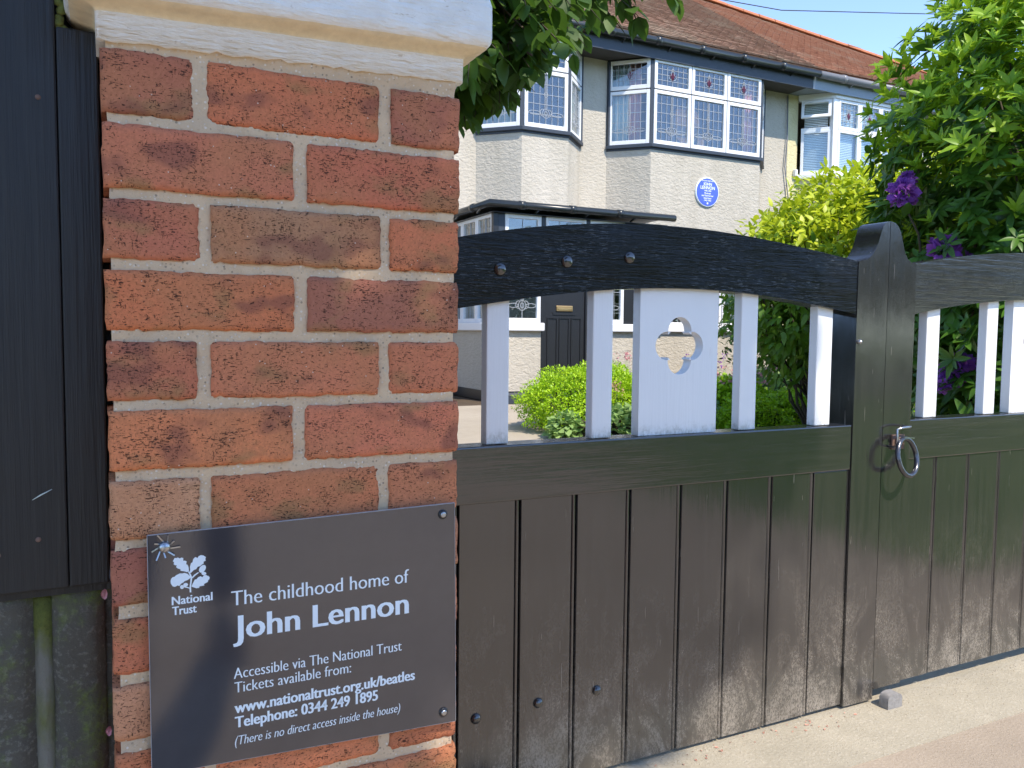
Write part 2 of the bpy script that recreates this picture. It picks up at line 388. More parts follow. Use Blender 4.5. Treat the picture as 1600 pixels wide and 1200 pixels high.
M['lf_rho_new'] = mk_leaf('rhododendron_new_leaf', (.20,.38,.02), (.38,.56,.03), .42, .4, (.45,.65,.04))
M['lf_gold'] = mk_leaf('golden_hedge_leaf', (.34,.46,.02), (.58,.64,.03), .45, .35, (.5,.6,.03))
M['lf_goldd'] = mk_leaf('hedge_shade_tone_leaf', (.08,.18,.015), (.18,.32,.025), .4, .35, (.2,.4,.03))
M['lf_box'] = mk_leaf('box_leaf', (.26,.48,.010), (.50,.72,.02), .45, .3, (.45,.6,.02))
M['lf_herb'] = mk_leaf('glaucous_herb_leaf', (.20,.34,.10), (.32,.46,.15), .6, .3)
M['lf_dark'] = mk_leaf('dark_shrub_leaf', (.03,.07,.015), (.06,.11,.025), .4, .25)
M['lf_far'] = mk_leaf('far_tree_leaf', (.05,.10,.02), (.10,.16,.03), .7, .3)
M['petal_p'] = mk_leaf('purple_petal', (.22,.05,.34), (.38,.12,.52), .6, .35, (.5,.2,.7))
M['petal_k'] = mk_leaf('pink_petal', (.62,.22,.30), (.75,.40,.38), .6, .3)
M['bark'] = simple('bark', (.09,.065,.045), .9, .35, 40, .9, .006)
M['twig'] = simple('twig_bark', (.06,.05,.03), .85, .3, 60, .5, .002)
M['denim'] = simple('dark_denim', (.012,.014,.028), .9, .25, 200, .3, .001)
M['jacket'] = simple('navy_jacket', (.03,.035,.05), .85, .15, 60, .2, .002)
M['skin'] = simple('skin', (.52,.32,.24), .5, .08, 40, .1, .001)
M['hair'] = simple('brown_hair', (.05,.03,.02), .6, .3, 150, .4, .002)
M['shoe'] = simple('tan_suede_shoe', (.22,.15,.09), .8, .2, 60, .3, .002)
M['darkprint'] = simple('phone_black', (.01,.01,.012), .2)
M['litter'] = simple('dry_petal', (.50,.25,.18), .9, .4, 200, .2, .001)
# ------------------------------------------------------------------ ground
def sheet(name, x0, x1, y0, y1, z, m, th=.3, nx=1, ny=1, amp=0):
    mb = MB()
    if nx == 1: mb.box(x0,x1,y0,y1,z-th,z)
    else:
        g = [(x0+(x1-x0)*i/nx, y0+(y1-y0)*j/ny, z+rnd.uniform(-amp,amp)) for j in range(ny+1) for i in range(nx+1)]
        mb.add(g, [(j*(nx+1)+i, j*(nx+1)+i+1, (j+1)*(nx+1)+i+1, (j+1)*(nx+1)+i) for j in range(ny) for i in range(nx)])
    return struct(mb.build(name, m, smooth=nx>1))
sheet('ground', -300, 300, -300, 300, -.45, M['grass'], .2)
sheet('road', -120, 120, -14, -7.2, -.12, M['road'], .25)
sheet('driveway_apron', -6, 2.92, -7.2, .105, 0, M['tarmac'], .35)
sheet('concrete_threshold', -3, 14, .105, .62, .002, M['concrete'], .35)
sheet('grass_verge', 2.92, 40, -7.2, -.32, .012, M['grass'], .35)
sheet('pavement', 2.92, 40, -.32, .105, -.002, M['tarmac'], .35)
sheet('grass_verge', -60, -6, -7.2, .105, .01, M['grass'], .35)
sheet('far_verge', -120, 120, -40, -14, -.02, M['grass'], .25)
sheet('garden_ground', -8, 22, .62, 24, -.012, M['soil'], .3)
sheet('driveway', -3, 4.3, .62, 8.1, 0.0, M['drive'], .25)
sheet('garden_path', 4.3, 4.7, 6.9, 8.1, 0.0, M['drive'], .25)
sheet('lawn', 5.6, 12, 5.15, 6.9, .02, M['grass'], .2)
# verge kerbstones along the drive edge
def tuft_field(name, x0, x1, y0, y1, z, n, h, m, parent=None):
    P = np.random.RandomState(5); V=[];F=[]
    for i in range(n):
        x=P.uniform(x0,x1); y=P.uniform(y0,y1); a=P.uniform(0,6.28); hh=h*P.uniform(.5,1.2); w=.004+.004*P.rand()
        dx=math.cos(a)*w; dy=math.sin(a)*w; lx=P.uniform(-.4,.4)*hh; ly=P.uniform(-.4,.4)*hh; b=len(V)
        V += [(x-dx,y-dy,z),(x+dx,y+dy,z),(x+lx,y+ly,z+hh)]; F.append((b,b+1,b+2))
    me = bpy.data.meshes.new(name); me.from_pydata(V,[],F); return stuff(tag(link(name, me, m, parent), 'blades of green grass on the verge and lawn', 'grass'))
lawn = tuft_field('grass_blades', 5.7, 9.5, 5.2, 6.6, .015, 9000, .06, M['lf_box'])
lawn['label'] = 'sunlit blades of the small lawn behind the flower bed'

# grit, crumbs and wind-blown bits gathered along the gate foot and pavement
mb=MB()
for i in range(1500):
    near = rnd.random()<.6
    x=rnd.uniform(.4,3.0); y=(.30-abs(rnd.gauss(0,.035))) if near else rnd.uniform(-.5,.36); r=rnd.uniform(.0006,.0022)*(1.5 if rnd.random()<.06 else 1); z=.002 if y>.105 else 0
    q=[(x+r*math.cos(a)*rnd.uniform(.7,1.2),y+r*math.sin(a)*rnd.uniform(.7,1.2),z+r*.15) for a in (0.3,1.6,2.8,4.1,5.3)]
    mb.add(q+[(x,y,z+r*rnd.uniform(.7,1.2))],[(k,(k+1)%5,5) for k in range(5)])
gr_=stuff(tag(mb.build('grit', M['drive'], None), 'loose grit and crumbs lying along the foot of the gate', 'grit'))
mb=MB()
for i in range(46):
    x=rnd.uniform(1.0,1.62); y=.30-abs(rnd.gauss(0,.03)); s_=rnd.uniform(.002,.006); a=rnd.uniform(0,6.28); dx,dy=math.cos(a)*s_,math.sin(a)*s_
    mb.add([(x-dx,y-dy,.0035),(x-dy*.4,y+dx*.4,.0055),(x+dx,y+dy,.0035),(x+dy*.4,y-dx*.4,.004)],[(0,1,2,3)])
stuff(tag(mb.build('leaf_litter', M['litter'], None), 'dry reddish petals and leaf crumbs under the left gate leaf', 'litter'))

# ------------------------------------------------------------------ brick pillar
pillar = thing('brick_pillar', 'red brick gate pillar with white painted cap carrying the dark sign', 'pillar', (.2235,.2235,0))
RT = [1.2341,1.1495,1.0628,.9793,.8949,.8117,.7266,.6436,.5590,.4757]; RB = [1.1610,1.0750,.9926,.9084,.8245,.7400,.6569,.5761,.4912,.4062]
while len(RT) < 15: RT.append(RT[-1]-.0838); RB.append(RT[-1]-.0712)
TINT = [tuple(c_*k_ for c_,k_ in zip(t_,(1.95,1.85,1.8))) for t_ in [(.30,.105,.055),(.34,.12,.06),(.38,.13,.065),(.24,.085,.055),(.36,.18,.105),(.36,.12,.055),(.25,.13,.075),(.42,.15,.065)]]
def rough_brick(x0,x1,y0,y1,z0,z1,tint,face=True):
    """a brick with an uneven, worn street face (at y0) and plain sides"""
    nx = max(8,int((x1-x0)/.0055)); nz = 12; V=[]; F=[]
    ph = [rnd.uniform(0,6.28) for _ in range(8)]
    def jit(t,k): return .0006*math.sin(t*9+ph[k])+.0004*math.sin(t*31+ph[(k+3)%8])+.0003*math.sin(t*77+ph[(k+5)%8])+rnd.gauss(0,.00035)+(-.0018 if rnd.random()<.03 else 0)*(1 if k in (1,3) else -1)
    L=[x0+jit(j/nz,0) for j in range(nz+1)]; Rr=[x1+jit(j/nz,1) for j in range(nz+1)]
    B=[z0+jit(i/nx,2) for i in range(nx+1)]; T=[z1+jit(i/nx,3) for i in range(nx+1)]
    tx, tz, y_off = rnd.uniform(-.0012,.0012), rnd.uniform(-.001,.001), rnd.uniform(-.0012,.0012)
    rr = .0020
    for j in range(nz+1):
        for i in range(nx+1):
            u=i/nx; w=j/nz
            x = L[j]*(1-u)+Rr[j]*u; z = B[i]*(1-w)+T[i]*w
            ex = min(x-L[j], Rr[j]-x); ez = min(z-B[i], T[i]-z); e = max(0,min(ex,ez))
            dy = 0
            if e < rr: dy = rr-math.sqrt(max(0,rr*rr-(rr-e)**2))
            cx_ = max(0,.006-ex); cz_ = max(0,.006-ez); c = math.hypot(cx_,cz_)
            if c > .006: dy += (c-.006)*1.5
            dy += rnd.gauss(0,.00018)
            V.append((x, y0+y_off+dy+tx*(u-.5)*2+tz*(w-.5)*2, z))
    for j in range(nz):
        for i in range(nx): a=j*(nx+1)+i; F.append((a,a+1,a+nx+2,a+nx+1))
    per = [i for i in range(nx+1)]+[ (j)*(nx+1)+nx for j in range(1,nz+1)]+[nz*(nx+1)+i for i in range(nx-1,-1,-1)]+[j*(nx+1) for j in range(nz-1,0,-1)]
    b = len(V)
    for p in per: V.append((V[p][0], y1, V[p][2]))
    n = len(per)
    for k in range(n): F.append((per[(k+1)%n], per[k], b+k, b+(k+1)%n))
    F.append(tuple(b+k for k in range(n)))
    o = MB().add(V,F).build('brick', M['brick'], pillar, smooth=False)
    for p in o.data.polygons: p.use_smooth = len(p.vertices)==4 and p.index < nx*nz
    o.color = (*tint,1); return o
JX = {0:(.099,.1157,.331,.3487), 1:(.2182,.236), 2:(.1045,.1185,.3335,.3469), 3:(.2185,.2357), 4:(.0999,.1162,.3307,.3452), 5:(.2148,.2313), 6:(.1004,.1147,.3306,.3452)}
SPEC = {(0,0):3,(0,1):1,(0,2):3,(1,0):1,(1,1):0,(2,0):0,(2,1):6,(2,2):1,(3,0):5,(3,1):3,(4,0):0,(4,1):2,(4,2):1,(5,0):7,(5,1):2,(6,0):4,(6,1):5,(6,2):1}
for k in range(15):
    z1, z0 = RT[k], RB[k]
    sx = rnd.uniform(-.0008,.0008)
    even = k%2==0
    if even:
        a,b,c,d = JX.get(k, (.100+rnd.uniform(-.003,.003),.1155,.331+rnd.uniform(-.003,.003),.3455))
        segs = [(0.0,a,.222),(b,c,.106),(d,.447,.222)]
    else:
        a,b = JX.get(k, (.2165+rnd.uniform(-.003,.003),.2335)); segs = [(0.0,a,.106),(b,.447,.106)]
    for i,(x0,x1,dep) in enumerate(segs):
        ti = SPEC.get((k,i), rnd.randrange(8)); tc = tuple(c_*rnd.uniform(.92,1.08) for c_ in TINT[ti])
        rough_brick(x0+(sx if i==0 else 0), x1+(sx if i==len(segs)-1 else 0), 0, dep, z0, z1, tc)
    if even:
        back = [(0,.1,.2365,.447),(.1155,.331,.341,.447),(.3455,.447,.2365,.447)]
    else:
        back = [(0,.106,.118,.329),(.341,.447,.118,.329),(0,.2165,.341,.447),(.2335,.447,.341,.447)]
    for (x0,x1,y0,y1) in back:
        o = MB().box(x0+sx,x1+sx,y0,y1,z0,z1).build('brick', M['brick'], pillar, bevel=.002, seg=1)
        o.color = (*tuple(c_*rnd.uniform(.9,1.1) for c_ in rnd.choice(TINT)),1)
# mortar core: uneven recessed joints
def mortar_core():
    V=[];F=[]; nx=110; nz=330; zt=1.262
    rs = np.random.RandomState(3); lo = rs.normal(0,1,(nz//6+2, nx//6+2)); hi = rs.normal(0,1,(nz+1,nx+1))
    for j in range(nz+1):
        for i in range(nx+1):
            a=j/6; b=i/6; ja,ib=int(a),int(b); fa,fb=a-ja,b-ib
            l = (lo[ja,ib]*(1-fa)*(1-fb)+lo[ja+1,ib]*fa*(1-fb)+lo[ja,ib+1]*(1-fa)*fb+lo[ja+1,ib+1]*fa*fb)
            x = .0065+.434*i/nx; z = zt*j/nz
            yy = .0042+.0011*max(-1.3,min(1.3,l))+.0004*max(-2,min(2,hi[j,i]))
            if z > RT[0]+.004: yy -= .004*min(1,(z-RT[0]-.004)/.012)
            V.append((x+(0 if 0<i<nx else .001*l), yy, z))
    for j in range(nz):
        for i in range(nx): c=j*(nx+1)+i; F.append((c,c+1,c+nx+2,c+nx+1))
    mb = MB().add(V,F); mb.box(.0075,.4395,.012,.4405,0,zt)
    return mb.build('mortar', M['mortar'], pillar, smooth=True)
mortar_core()
# painted cap, sitting slightly out of level
def cap_mesh():
    prof = [(-.02,-.0), (.004,.0), (.0045,.031), (.008,.0345), (.020,.0372), (.031,.042), (.0365,.049), (.0375,.056), (.0375,.098), (.035,.107), (.028,.113), (.018,.1165), (-.20,.140)]
    ns = 46; V=[];F=[]; ring=[]
    rs = np.random.RandomState(8)
    def path(o):                                       # rounded square outline at offset o
        pts=[]; r=max(.004,o*.45)
        x0,x1,y0,y1 = -o,.447+o,-o,.447+o
        for s in range(4):
            cx = (x1-r if s in (0,1) else x0+r); cy=(y0+r if s in (0,3) else y1-r)
            base = [-90,0,90,180][s]
            for q in range(5):
                t = R(base+90*q/4); pts.append((cx+r*math.cos(t), cy+r*math.sin(t)))
            nxt = (s+1)%4
            ex,ey = pts[-1]
            cx2 = (x1-r if nxt in (0,1) else x0+r); cy2=(y0+r if nxt in (0,3) else y1-r); t=R([-90,0,90,180][nxt])
            fx,fy = cx2+r*math.cos(t), cy2+r*math.sin(t)
            for q in range(1,ns): pts.append((ex+(fx-ex)*q/ns, ey+(fy-ey)*q/ns))
        return pts
    z0 = 1.2475
    for li,(o,h) in enumerate(prof):
        pp = path(o); ring.append(len(V))
        for i,(x,y) in enumerate(pp):
            j = (math.sin(i*.31+li)*.5+math.sin(i*.077*7+li*.6))*.0006
            dz = rs.normal(0,.0012) if li==1 else rs.normal(0,.0003)
            V.append((x, y+j, z0+h+dz+(x-.2)*.031))
    m = len(path(0))
    for li in range(len(prof)-1):
        for i in range(m): a=ring[li]+i; b=ring[li]+(i+1)%m; F.append((a,b,b+m,a+m))
    F.append(tuple(ring[0]+i for i in range(m))[::-1]); F.append(tuple(ring[-1]+i for i in range(m)))
    o = MB().add(V,F).build('pillar_cap', M['cap'], pillar, smooth=True)
    o.data.materials.append(M['cap_old'])
    for p in o.data.polygons:
        q = p.index//m
        if q in (2,3,4) : p.material_index = 1
        if len(p.vertices)>4: p.use_smooth=False
    o['label'] = 'white painted moulded cap with bare cream underside'
cap_mesh()

# ------------------------------------------------------------------ sign
sign = thing('information_sign', 'dark grey plastic sign with white lettering screwed to the brick pillar', 'sign', (.24,-.012,.51))
SC = [(.0402,.3645),(.4405,.3505),(.4372,.6682),(.0398,.6620)]
def in_plate(p): return p
pl = outline('plate', [SC], -.0125, .004, M['sign'], sign, bevel=.0006)
ed = MB()
for i in range(4):
    a = SC[i]; b = SC[(i+1)%4]; c = (.2394,.5112)
    ed.bar((a[0],-.0105,a[1]),(b[0],-.0105,b[1]),.0012,.0034,(0,1,0))
ed.build('polished_edge', M['sign_edge'], sign)
yT = -.01265
def T(body, x0, x1, zb, cap, wt, st, sh=0):
    o = put_text('lettering', body, x0, zb, yT, cap, x1-x0-st, M['print'], sign, wt, st, sh); o['label'] = ('bold' if wt >= 0 else 'slanted' if sh else 'thin') + ' white lettering'
    return o
T('The childhood home of', .1346, .3695, .5627, .0192, -.012, .0010)
T('John Lennon', .1362, .3695, .5195, .0300, .000, .0024)
T('Accessible via The National Trust', .1366, .3592, .4680, .0143, -.013, .0007)
T('Tickets available from:', .1372, .2878, .4496, .0143, -.013, .0007)
T('www.nationaltrust.org.uk/beatles', .1369, .3786, .4232, .0143, .006, .0011)
T('Telephone: 0344 249 1895', .1372, .3252, .4042, .0143, .006, .0011)
T('(There is no direct access inside the house)', .1371, .3571, .3812, .0122, -.014, .0005, .22)
T('National', .0655, .1127, .5737, .0104, .004, .0007)
T('Trust', .0658, .0940, .5610, .0104, .004, .0007)
EMBLEM=[[(85.7,613.7),(85.3,618.6),(84.2,621.7),(82.6,622.5),(83.2,626.0),(81.0,627.3),(79.4,627.1),(79.4,630.7),(77.2,631.5),(75.6,630.5),(73.4,632.0),(72.0,631.5),(69.6,631.8),(68.7,630.1),(67.6,628.1),(69.0,626.3),(68.4,624.2),(70.0,622.8),(71.9,622.6),(71.1,620.3),(73.2,618.3),(75.9,617.3),(76.4,615.1),(80.3,614.1),(83.5,612.6)],[(86.3,611.3),(87.1,614.8),(86.9,618.4),(88.1,623.1),(89.8,624.1),(90.9,628.1),(93.2,630.3),(95.9,628.8),(97.1,631.0),(99.8,631.9),(102.6,631.2),(105.4,628.9),(104.8,626.5),(105.3,624.6),(102.5,623.2),(103.0,621.3),(100.8,620.1),(98.5,618.2),(95.8,617.9),(94.1,615.1),(91.3,614.3),(89.0,612.1),(87.9,611.1)],[(64.8,600.9),(66.9,597.0),(69.6,596.0),(72.4,597.5),(74.5,596.6),(76.8,599.3),(79.0,600.2),(80.6,601.8),(83.9,602.6),(85.6,603.6),(87.8,605.7),(85.7,608.4),(84.0,610.4),(80.8,612.0),(78.0,611.7),(75.3,612.0),(73.1,611.1),(70.9,610.2),(69.3,608.6),(67.1,608.3),(65.4,606.7),(64.6,603.8)],[(88.2,594.2),(90.5,598.7),(92.2,602.1),(94.4,602.4),(96.1,604.6),(98.9,605.5),(101.1,604.0),(102.8,606.2),(105.6,606.2),(106.8,605.1),(107.9,605.0),(109.5,602.9),(109.2,600.6),(107.8,599.5),(107.2,597.2),(104.9,596.2),(102.7,595.3),(103.2,593.4),(100.4,593.2),(97.6,593.0),(97.1,591.2),(93.7,591.1),(91.0,592.6),(88.8,593.5)],[(84.4,613.3),(86.3,613.1),(88.1,608.7),(89.4,604.9),(88.6,599.0),(87.9,594.2),(88.0,586.8),(86.2,587.0),(86.0,592.7),(86.9,599.2),(87.4,605.1),(86.2,608.9)],[(88.9,605.5),(91.7,608.4),(96.2,611.0),(97.3,610.2),(93.2,607.3),(89.8,604.1)],[(79.4,595.4),(83.3,594.2),(86.3,592.6),(86.3,591.6),(83.0,593.1),(79.4,594.2)],[(104.5,618.6),(105.3,617.1),(105.3,615.1),(104.5,613.0),(103.1,611.2),(101.3,610.1),(99.5,609.9),(98.0,610.7),(97.2,612.2),(97.2,614.2),(98.0,616.2),(99.5,618.0),(101.3,619.1),(103.1,619.3)],[(105.8,608.1),(105.5,607.3),(104.7,606.7),(103.5,606.4),(102.2,606.6),(101.0,607.1),(100.3,607.9),(100.0,608.9),(100.3,609.7),(101.1,610.3),(102.3,610.6),(103.5,610.4),(104.7,609.9),(105.5,609.1)],[(84.5,597.2),(84.3,596.2),(83.7,595.4),(82.6,594.8),(81.4,594.7),(80.2,595.0),(79.3,595.8),(78.9,596.7),(79.0,597.7),(79.6,598.6),(80.7,599.2),(81.9,599.3),(83.1,598.9),(84.0,598.2)],[(79.6,594.5),(79.4,593.4),(78.8,592.6),(77.9,592.3),(76.9,592.4),(76.1,593.0),(75.5,593.9),(75.3,595.1),(75.5,596.1),(76.1,596.9),(77.0,597.3),(78.0,597.2),(78.8,596.6),(79.4,595.6)]]
mb = MB()
for i,lp in enumerate(EMBLEM):
    n = len(lp); yy = yT-.00004*(i%4)
    mb.add([(a/1000,yy,b/1000) for a,b in lp]+[(a/1000,-.0121,b/1000) for a,b in lp], [tuple(range(n)), tuple(range(n,2*n))[::-1]]+[(k,(k+1)%n,n+(k+1)%n,n+k) for k in range(n)])
mb.build('emblem', M['print'], sign)['label'] = 'white oak leaf and acorn emblem'
for (x,z) in ((.4191,.6538),(.4214,.3677)):
    w = MB().lathe((x,-.0125,z),(0,-1,0),[(.0068,0),(.0068,.0012),(.0055,.0026),(.0046,.0026)],20).build('screw_washer', M['blackpaint'], sign, True)
    MB().lathe((x,-.0152,z),(0,-1,0),[(.0042,0),(.0040,.0012),(.002,.0019),(.0009,.0014)],16).build('screw', M['zinc'], w, True)
sc = MB().lathe((.0586,-.0125,.6468),(0,-1,0),[(.006,0),(.0068,.002),(.0058,.0045),(.0028,.0062),(.0005,.0066)],18).build('screw', M['zinc'], sign, True); sc['label']='domed corner screw ringed with torn plastic'
mb = MB()
for i in range(9):
    a = i*.7+.3; l=.012+.004*(i%3)
    p=Vector((.0586+math.cos(a)*.006,-.0135,.6468+math.sin(a)*.006)); q=p+Vector((math.cos(a+.5)*l*.6,-.003-.001*(i%2),math.sin(a+.5)*l*.6))
    mb.bar(p,q,.0016,.0005,(0,1,0))
mb.build('torn_cap', M['zinc'], sc)

# ------------------------------------------------------------------ left boundary: stone base and black boards
wall = thing('stone_wall', 'dark mossy stone base wall left of the brick pillar', 'wall', (-.3,.2,0))
def rough_block(x0,x1,z0,z1,y0,y1,name='stone',m=None,amp=.004,parent=None):
    nx=max(6,int((x1-x0)/.012)); nz=max(6,int((z1-z0)/.012)); V=[];F=[]; ph=[rnd.uniform(0,6) for _ in range(6)]
    for j in range(nz+1):
        for i in range(nx+1):
            x=x0+(x1-x0)*i/nx; z=z0+(z1-z0)*j/nz; e=min(x-x0,x1-x,z-z0,z1-z); dy=.014*max(0,1-e/.014)**2
            V.append((x,y0+dy+amp*(math.sin(x*37+ph[0]+z*11)+math.sin(z*43+ph[1]-x*17))*.5+rnd.gauss(0,amp*.12),z))
    for j in range(nz):
        for i in range(nx): a=j*(nx+1)+i; F.append((a,a+1,a+nx+2,a+nx+1))
    mb=MB().add(V,F); mb.box(x0,x1,y0+.018,y1,z0,z1)
    return mb.build(name, m or M['stone'], parent or wall, smooth=False)
for (x0,x1,z0,z1) in [(-.0705,-.009,.245,.583),(-.40,-.0885,.245,.582),(-.18,-.009,0,.238),(-.52,-.188,0,.238),(-.80,-.41,.245,.582),(-1.2,-.81,.245,.582),(-.95,-.53,0,.238),(-1.4,-.96,0,.238)]:
    o = rough_block(x0,x1,z0,z1,.088,.30)
    for p in o.data.polygons: p.use_smooth = True
MB().box(-1.4,.006,.108,.29,0,.578).build('mortar', M['stone'], wall)
g = MB().tube([(-.0795,.109,.245),(-.0790,.106,.35),(-.0795,.108,.45),(-.0793,.107,.53),(-.0795,.110,.578)],.0125,12).build('mossy_joint', M['moss'], wall, True); g['label']='upright joint green with moss'
fence = thing('board_fence', 'black stained upright boards standing on the mossy stone wall beside the pillar', 'fence', (-.3,.08,.585))
B_ = [(-.30,-.0475,.068,.10,1.62),(-.0470,-.0020,.069,.10,1.2705)]
x = -.302
for (x0,x1,y0,y1,zt) in B_+[(-.30-.255*(i+1)+.002,-.30-.255*i-.002,.055,.083,1.62) for i in range(4)]:
    MB().box(x0,x1,y0,y1,.5868,zt).build('board', M['fence'], fence, bevel=.0025)
MB().box(-1.32,.006,.1015,.13,.60,1.62).build('backing_board', M['fence'], fence)
MB().box(-1.32,.0,.084,.13,.575,.5865).build('sill_board', M['fence'], fence)
mb = MB()
for i in range(16):
    t=i/16; mb.lathe((-.0445+.006*rnd.random(),.074+.004*rnd.random(),1.268+.07*rnd.random()),(0,-1,.3),[(.004,0),(.006,.003),(.003,.006)],7)
mb.build('moss', M['moss'], fence, True)
for (x_,z_) in ((-.078,.655),(-.12,.64),(-.066,1.18)):
    MB().lathe((x_,.0525,z_),(0,-1,0),[(.003,0),(.0032,.0012),(.0015,.0018)],10).build('nail', M['rust'], fence, True)
tag(MB().tube([(-.083,.050,.704),(-.074,.046,.710),(-.062,.047,.716)],[.0004,.0009,.0004],5).build('straw', M['net'], None, True), 'tiny pale straw caught on the black fence board', 'straw')
def petal(loc, s, label, m):
    V=[];n=9
    for i in range(n): a=2*math.pi*i/n; V.append((loc[0]+math.cos(a)*s*.6, loc[1]-.001+.003*math.sin(a*2), loc[2]+math.sin(a)*s))
    V += [(x,y+.0012,z) for x,y,z in V]
    tag(MB().add(V,[tuple(range(n)),tuple(range(n,2*n))[::-1]]+[(i,(i+1)%n,n+(i+1)%n,n+i) for i in range(n)]).build('fallen_petal', m, None, True), label, 'petal')
petal((-.0085,.050,.5790),.0065,'pink petal stuck in the gap under the black board',M['petal_k'])
petal((-.007,.060,.398),.006,'pink petal stuck low beside the mossy stone and brick',M['petal_k'])

# ------------------------------------------------------------------ gates
def lerp_curve(pts, x):
    for (a,b),(c,d) in zip(pts,pts[1:]):
        if a<=x<=c: return b+(d-b)*(x-a)/(c-a)
    return pts[0][1] if x<pts[0][0] else pts[-1][1]
C1 = 1.0659
AT = [(.446,1.050),(.5725,1.0805),(.6775,1.1003),(.8148,1.1188),(.9328,1.1278),(1.059,1.1300),(1.2121,1.1238),(1.3592,1.1110),(1.4771,1.0978),(1.5829,1.0838)]
AB = [(.446,.930),(.5733,.9553),(.679,.9680),(.8171,.9862),(.9356,.9985),(1.0625,1.0050),(1.2163,1.0010),(1.3643,.9880),(1.483,.9741),(1.5829,.9598)]
def smooth_pts(pts, n):
    xs=[p[0] for p in pts]; ys=[p[1] for p in pts]; c=np.polyfit(xs,ys,4)
    X=np.linspace(xs[0],xs[-1],n); return [(float(x),float(np.polyval(c,x))) for x in X]
def picket(g, x0, x1, y0, zt, zb=.6985):
    return MB().box(x0,x1,y0,y0+.025,zb,zt).build('picket', M['white'], g, bevel=.0022)
def quatrefoil(cx,cz):
    pts=[]
    for k in range(4):
        a0 = math.pi/2*k
        dx,dz = math.cos(a0)*.0315, math.sin(a0)*.0305
        for q in range(-9,10):
            t = a0+R(q*11.5); pts.append((cx+dx+.0305*math.cos(t), cz+dz+.0300*math.sin(t)))
    return pts
def board(g, x0, x1, z0, z1, y=.3045, last=False):
    if last: return MB().box(x0+.0005,x1-.0003,y,y+.016,z0,z1).build('board', M['gate'], g, bevel=.0015)
    e=.0018; bw=.0085; xb=x1-bw-.0045
    prof=[(x0+.0005,y+.016),(x0+.0005,y+.003),(x0+.002,y),(xb,y),(xb+.0018,y+.0045)]
    for q in range(7): t=math.pi*(1-q/6); prof.append((xb+.0022+bw/2+bw/2*math.cos(t), y+.0045-.0048*math.sin(t)))
    prof += [(x1-.0008,y+.006),(x1-.0008,y+.016)]
    o = MB().prism(prof, z0, z1, 'z').build('board', M['gate'], g); return o
def dome(g, x, z, y, r, name='bolt', m=None):
    return MB().lathe((x,y,z),(0,-1,0),[(r*1.0,0),(r*1.0,.0012),(r*.93,.0035),(r*.72,.0062),(r*.4,.0080),(r*.08,.0088)],18).build(name, m or M['gate_h'], g, True)
gate = thing('driveway_gate', 'left leaf of the black wooden gate with white pickets, hung at the brick pillar', 'gate', (1.066,.33,0), 'leaves of the double driveway gate')
top = smooth_pts(AT,40); bot = smooth_pts(AB,40)
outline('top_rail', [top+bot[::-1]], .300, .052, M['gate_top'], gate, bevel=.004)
MB().box(.5495,1.5825,.300,.355,.5905,.6977).build('middle_rail', M['gate_h'], gate, bevel=.003)
MB().box(.452,.5488,.300,.37,.0105,1.052).build('hinge_stile', M['gate'], gate, bevel=.003)
fin = [(1.5837,.0095),(1.6850,.0095),(1.6850,1.1826),(1.6793,1.1824),(1.6690,1.1785),(1.6605,1.168),(1.6540,1.150),(1.6475,1.131),(1.6400,1.1155),(1.6300,1.102),(1.6180,1.0925),(1.6040,1.087),(1.5837,1.0845)]
outline('meeting_stile', [fin], .2985, .074, M['gate'], gate, bevel=.003)
for (a,b) in ((.634,.681),(.866,.913),(1.2465,1.2940),(1.4750,1.5235)):
    picket(gate, a, b, .314, lerp_curve(bot,(a+b)/2)+.012)
outline('pierced_panel', [[(.9785,.6985),(1.1815,.6985),(1.1815,lerp_curve(bot,1.1815)+.01),(1.08,1.012),(.9785,lerp_curve(bot,.9785)+.01)], quatrefoil(1.0800,.8845)], .314, .025, M['white'], gate, bevel=.0015)
GX = [.5495,.5757,.704,.8292,.9575,1.0867,1.2125,1.341,1.4698,1.5828]
for a,b in zip(GX,GX[1:]): board(gate, a, b, .013+rnd.uniform(-.001,.001), .5900, last=b==GX[-1])
MB().box(.5500,1.5825,.3300,.352,.03,.589).build('backing_panel', M['gate'], gate)
MB().box(.5500,1.5825,.353,.375,.10,.19).build('bottom_rail', M['gate_h'], gate, bevel=.003)
for x,z in ((.6538,1.0259),(.7959,1.0465),(.9397,1.0608)):
    dome(gate, x, z, .3005, .0125)
for x,z in ((.6128,.1786),(.7466,.1828),(.8819,.1825)): dome(gate, x, z, .305, .0105)
dome(gate, 1.594, .8952, .2990, .0055, m=M['zinc'])

gate2 = thing('driveway_gate', 'right leaf of the black wooden gate carrying the iron ring handle', 'gate', (2.3,.33,0), 'leaves of the double driveway gate')
A2 = [(1.7845,1.0870),(1.8972,1.1049),(2.0466,1.1236),(2.2063,1.1345),(2.35,1.137),(2.50,1.1335),(2.65,1.1225),(2.80,1.1030),(2.925,1.080)]
B2 = [(1.7845,.9630),(1.9053,.9833),(2.0558,.9985),(2.2167,1.0085),(2.35,1.0115),(2.50,1.0085),(2.65,.9970),(2.80,.978),(2.925,.955)]
top2 = smooth_pts(A2,36); bot2 = smooth_pts(B2,36)
outline('top_rail', [top2+bot2[::-1]], .300, .052, M['gate_h'], gate2, bevel=.004)
MB().box(1.7845,2.83,.300,.355,.6020,.7022).build('middle_rail', M['gate_h'], gate2, bevel=.003)
fin2 = [(1.6866,.0335),(1.7837,.0335),(1.7837,1.0865),(1.766,1.0880),(1.7520,1.0960),(1.742,1.108),(1.7352,1.125),(1.729,1.144),(1.7230,1.160),(1.7140,1.1725),(1.7040,1.1795),(1.6940,1.1822),(1.6866,1.1826)]
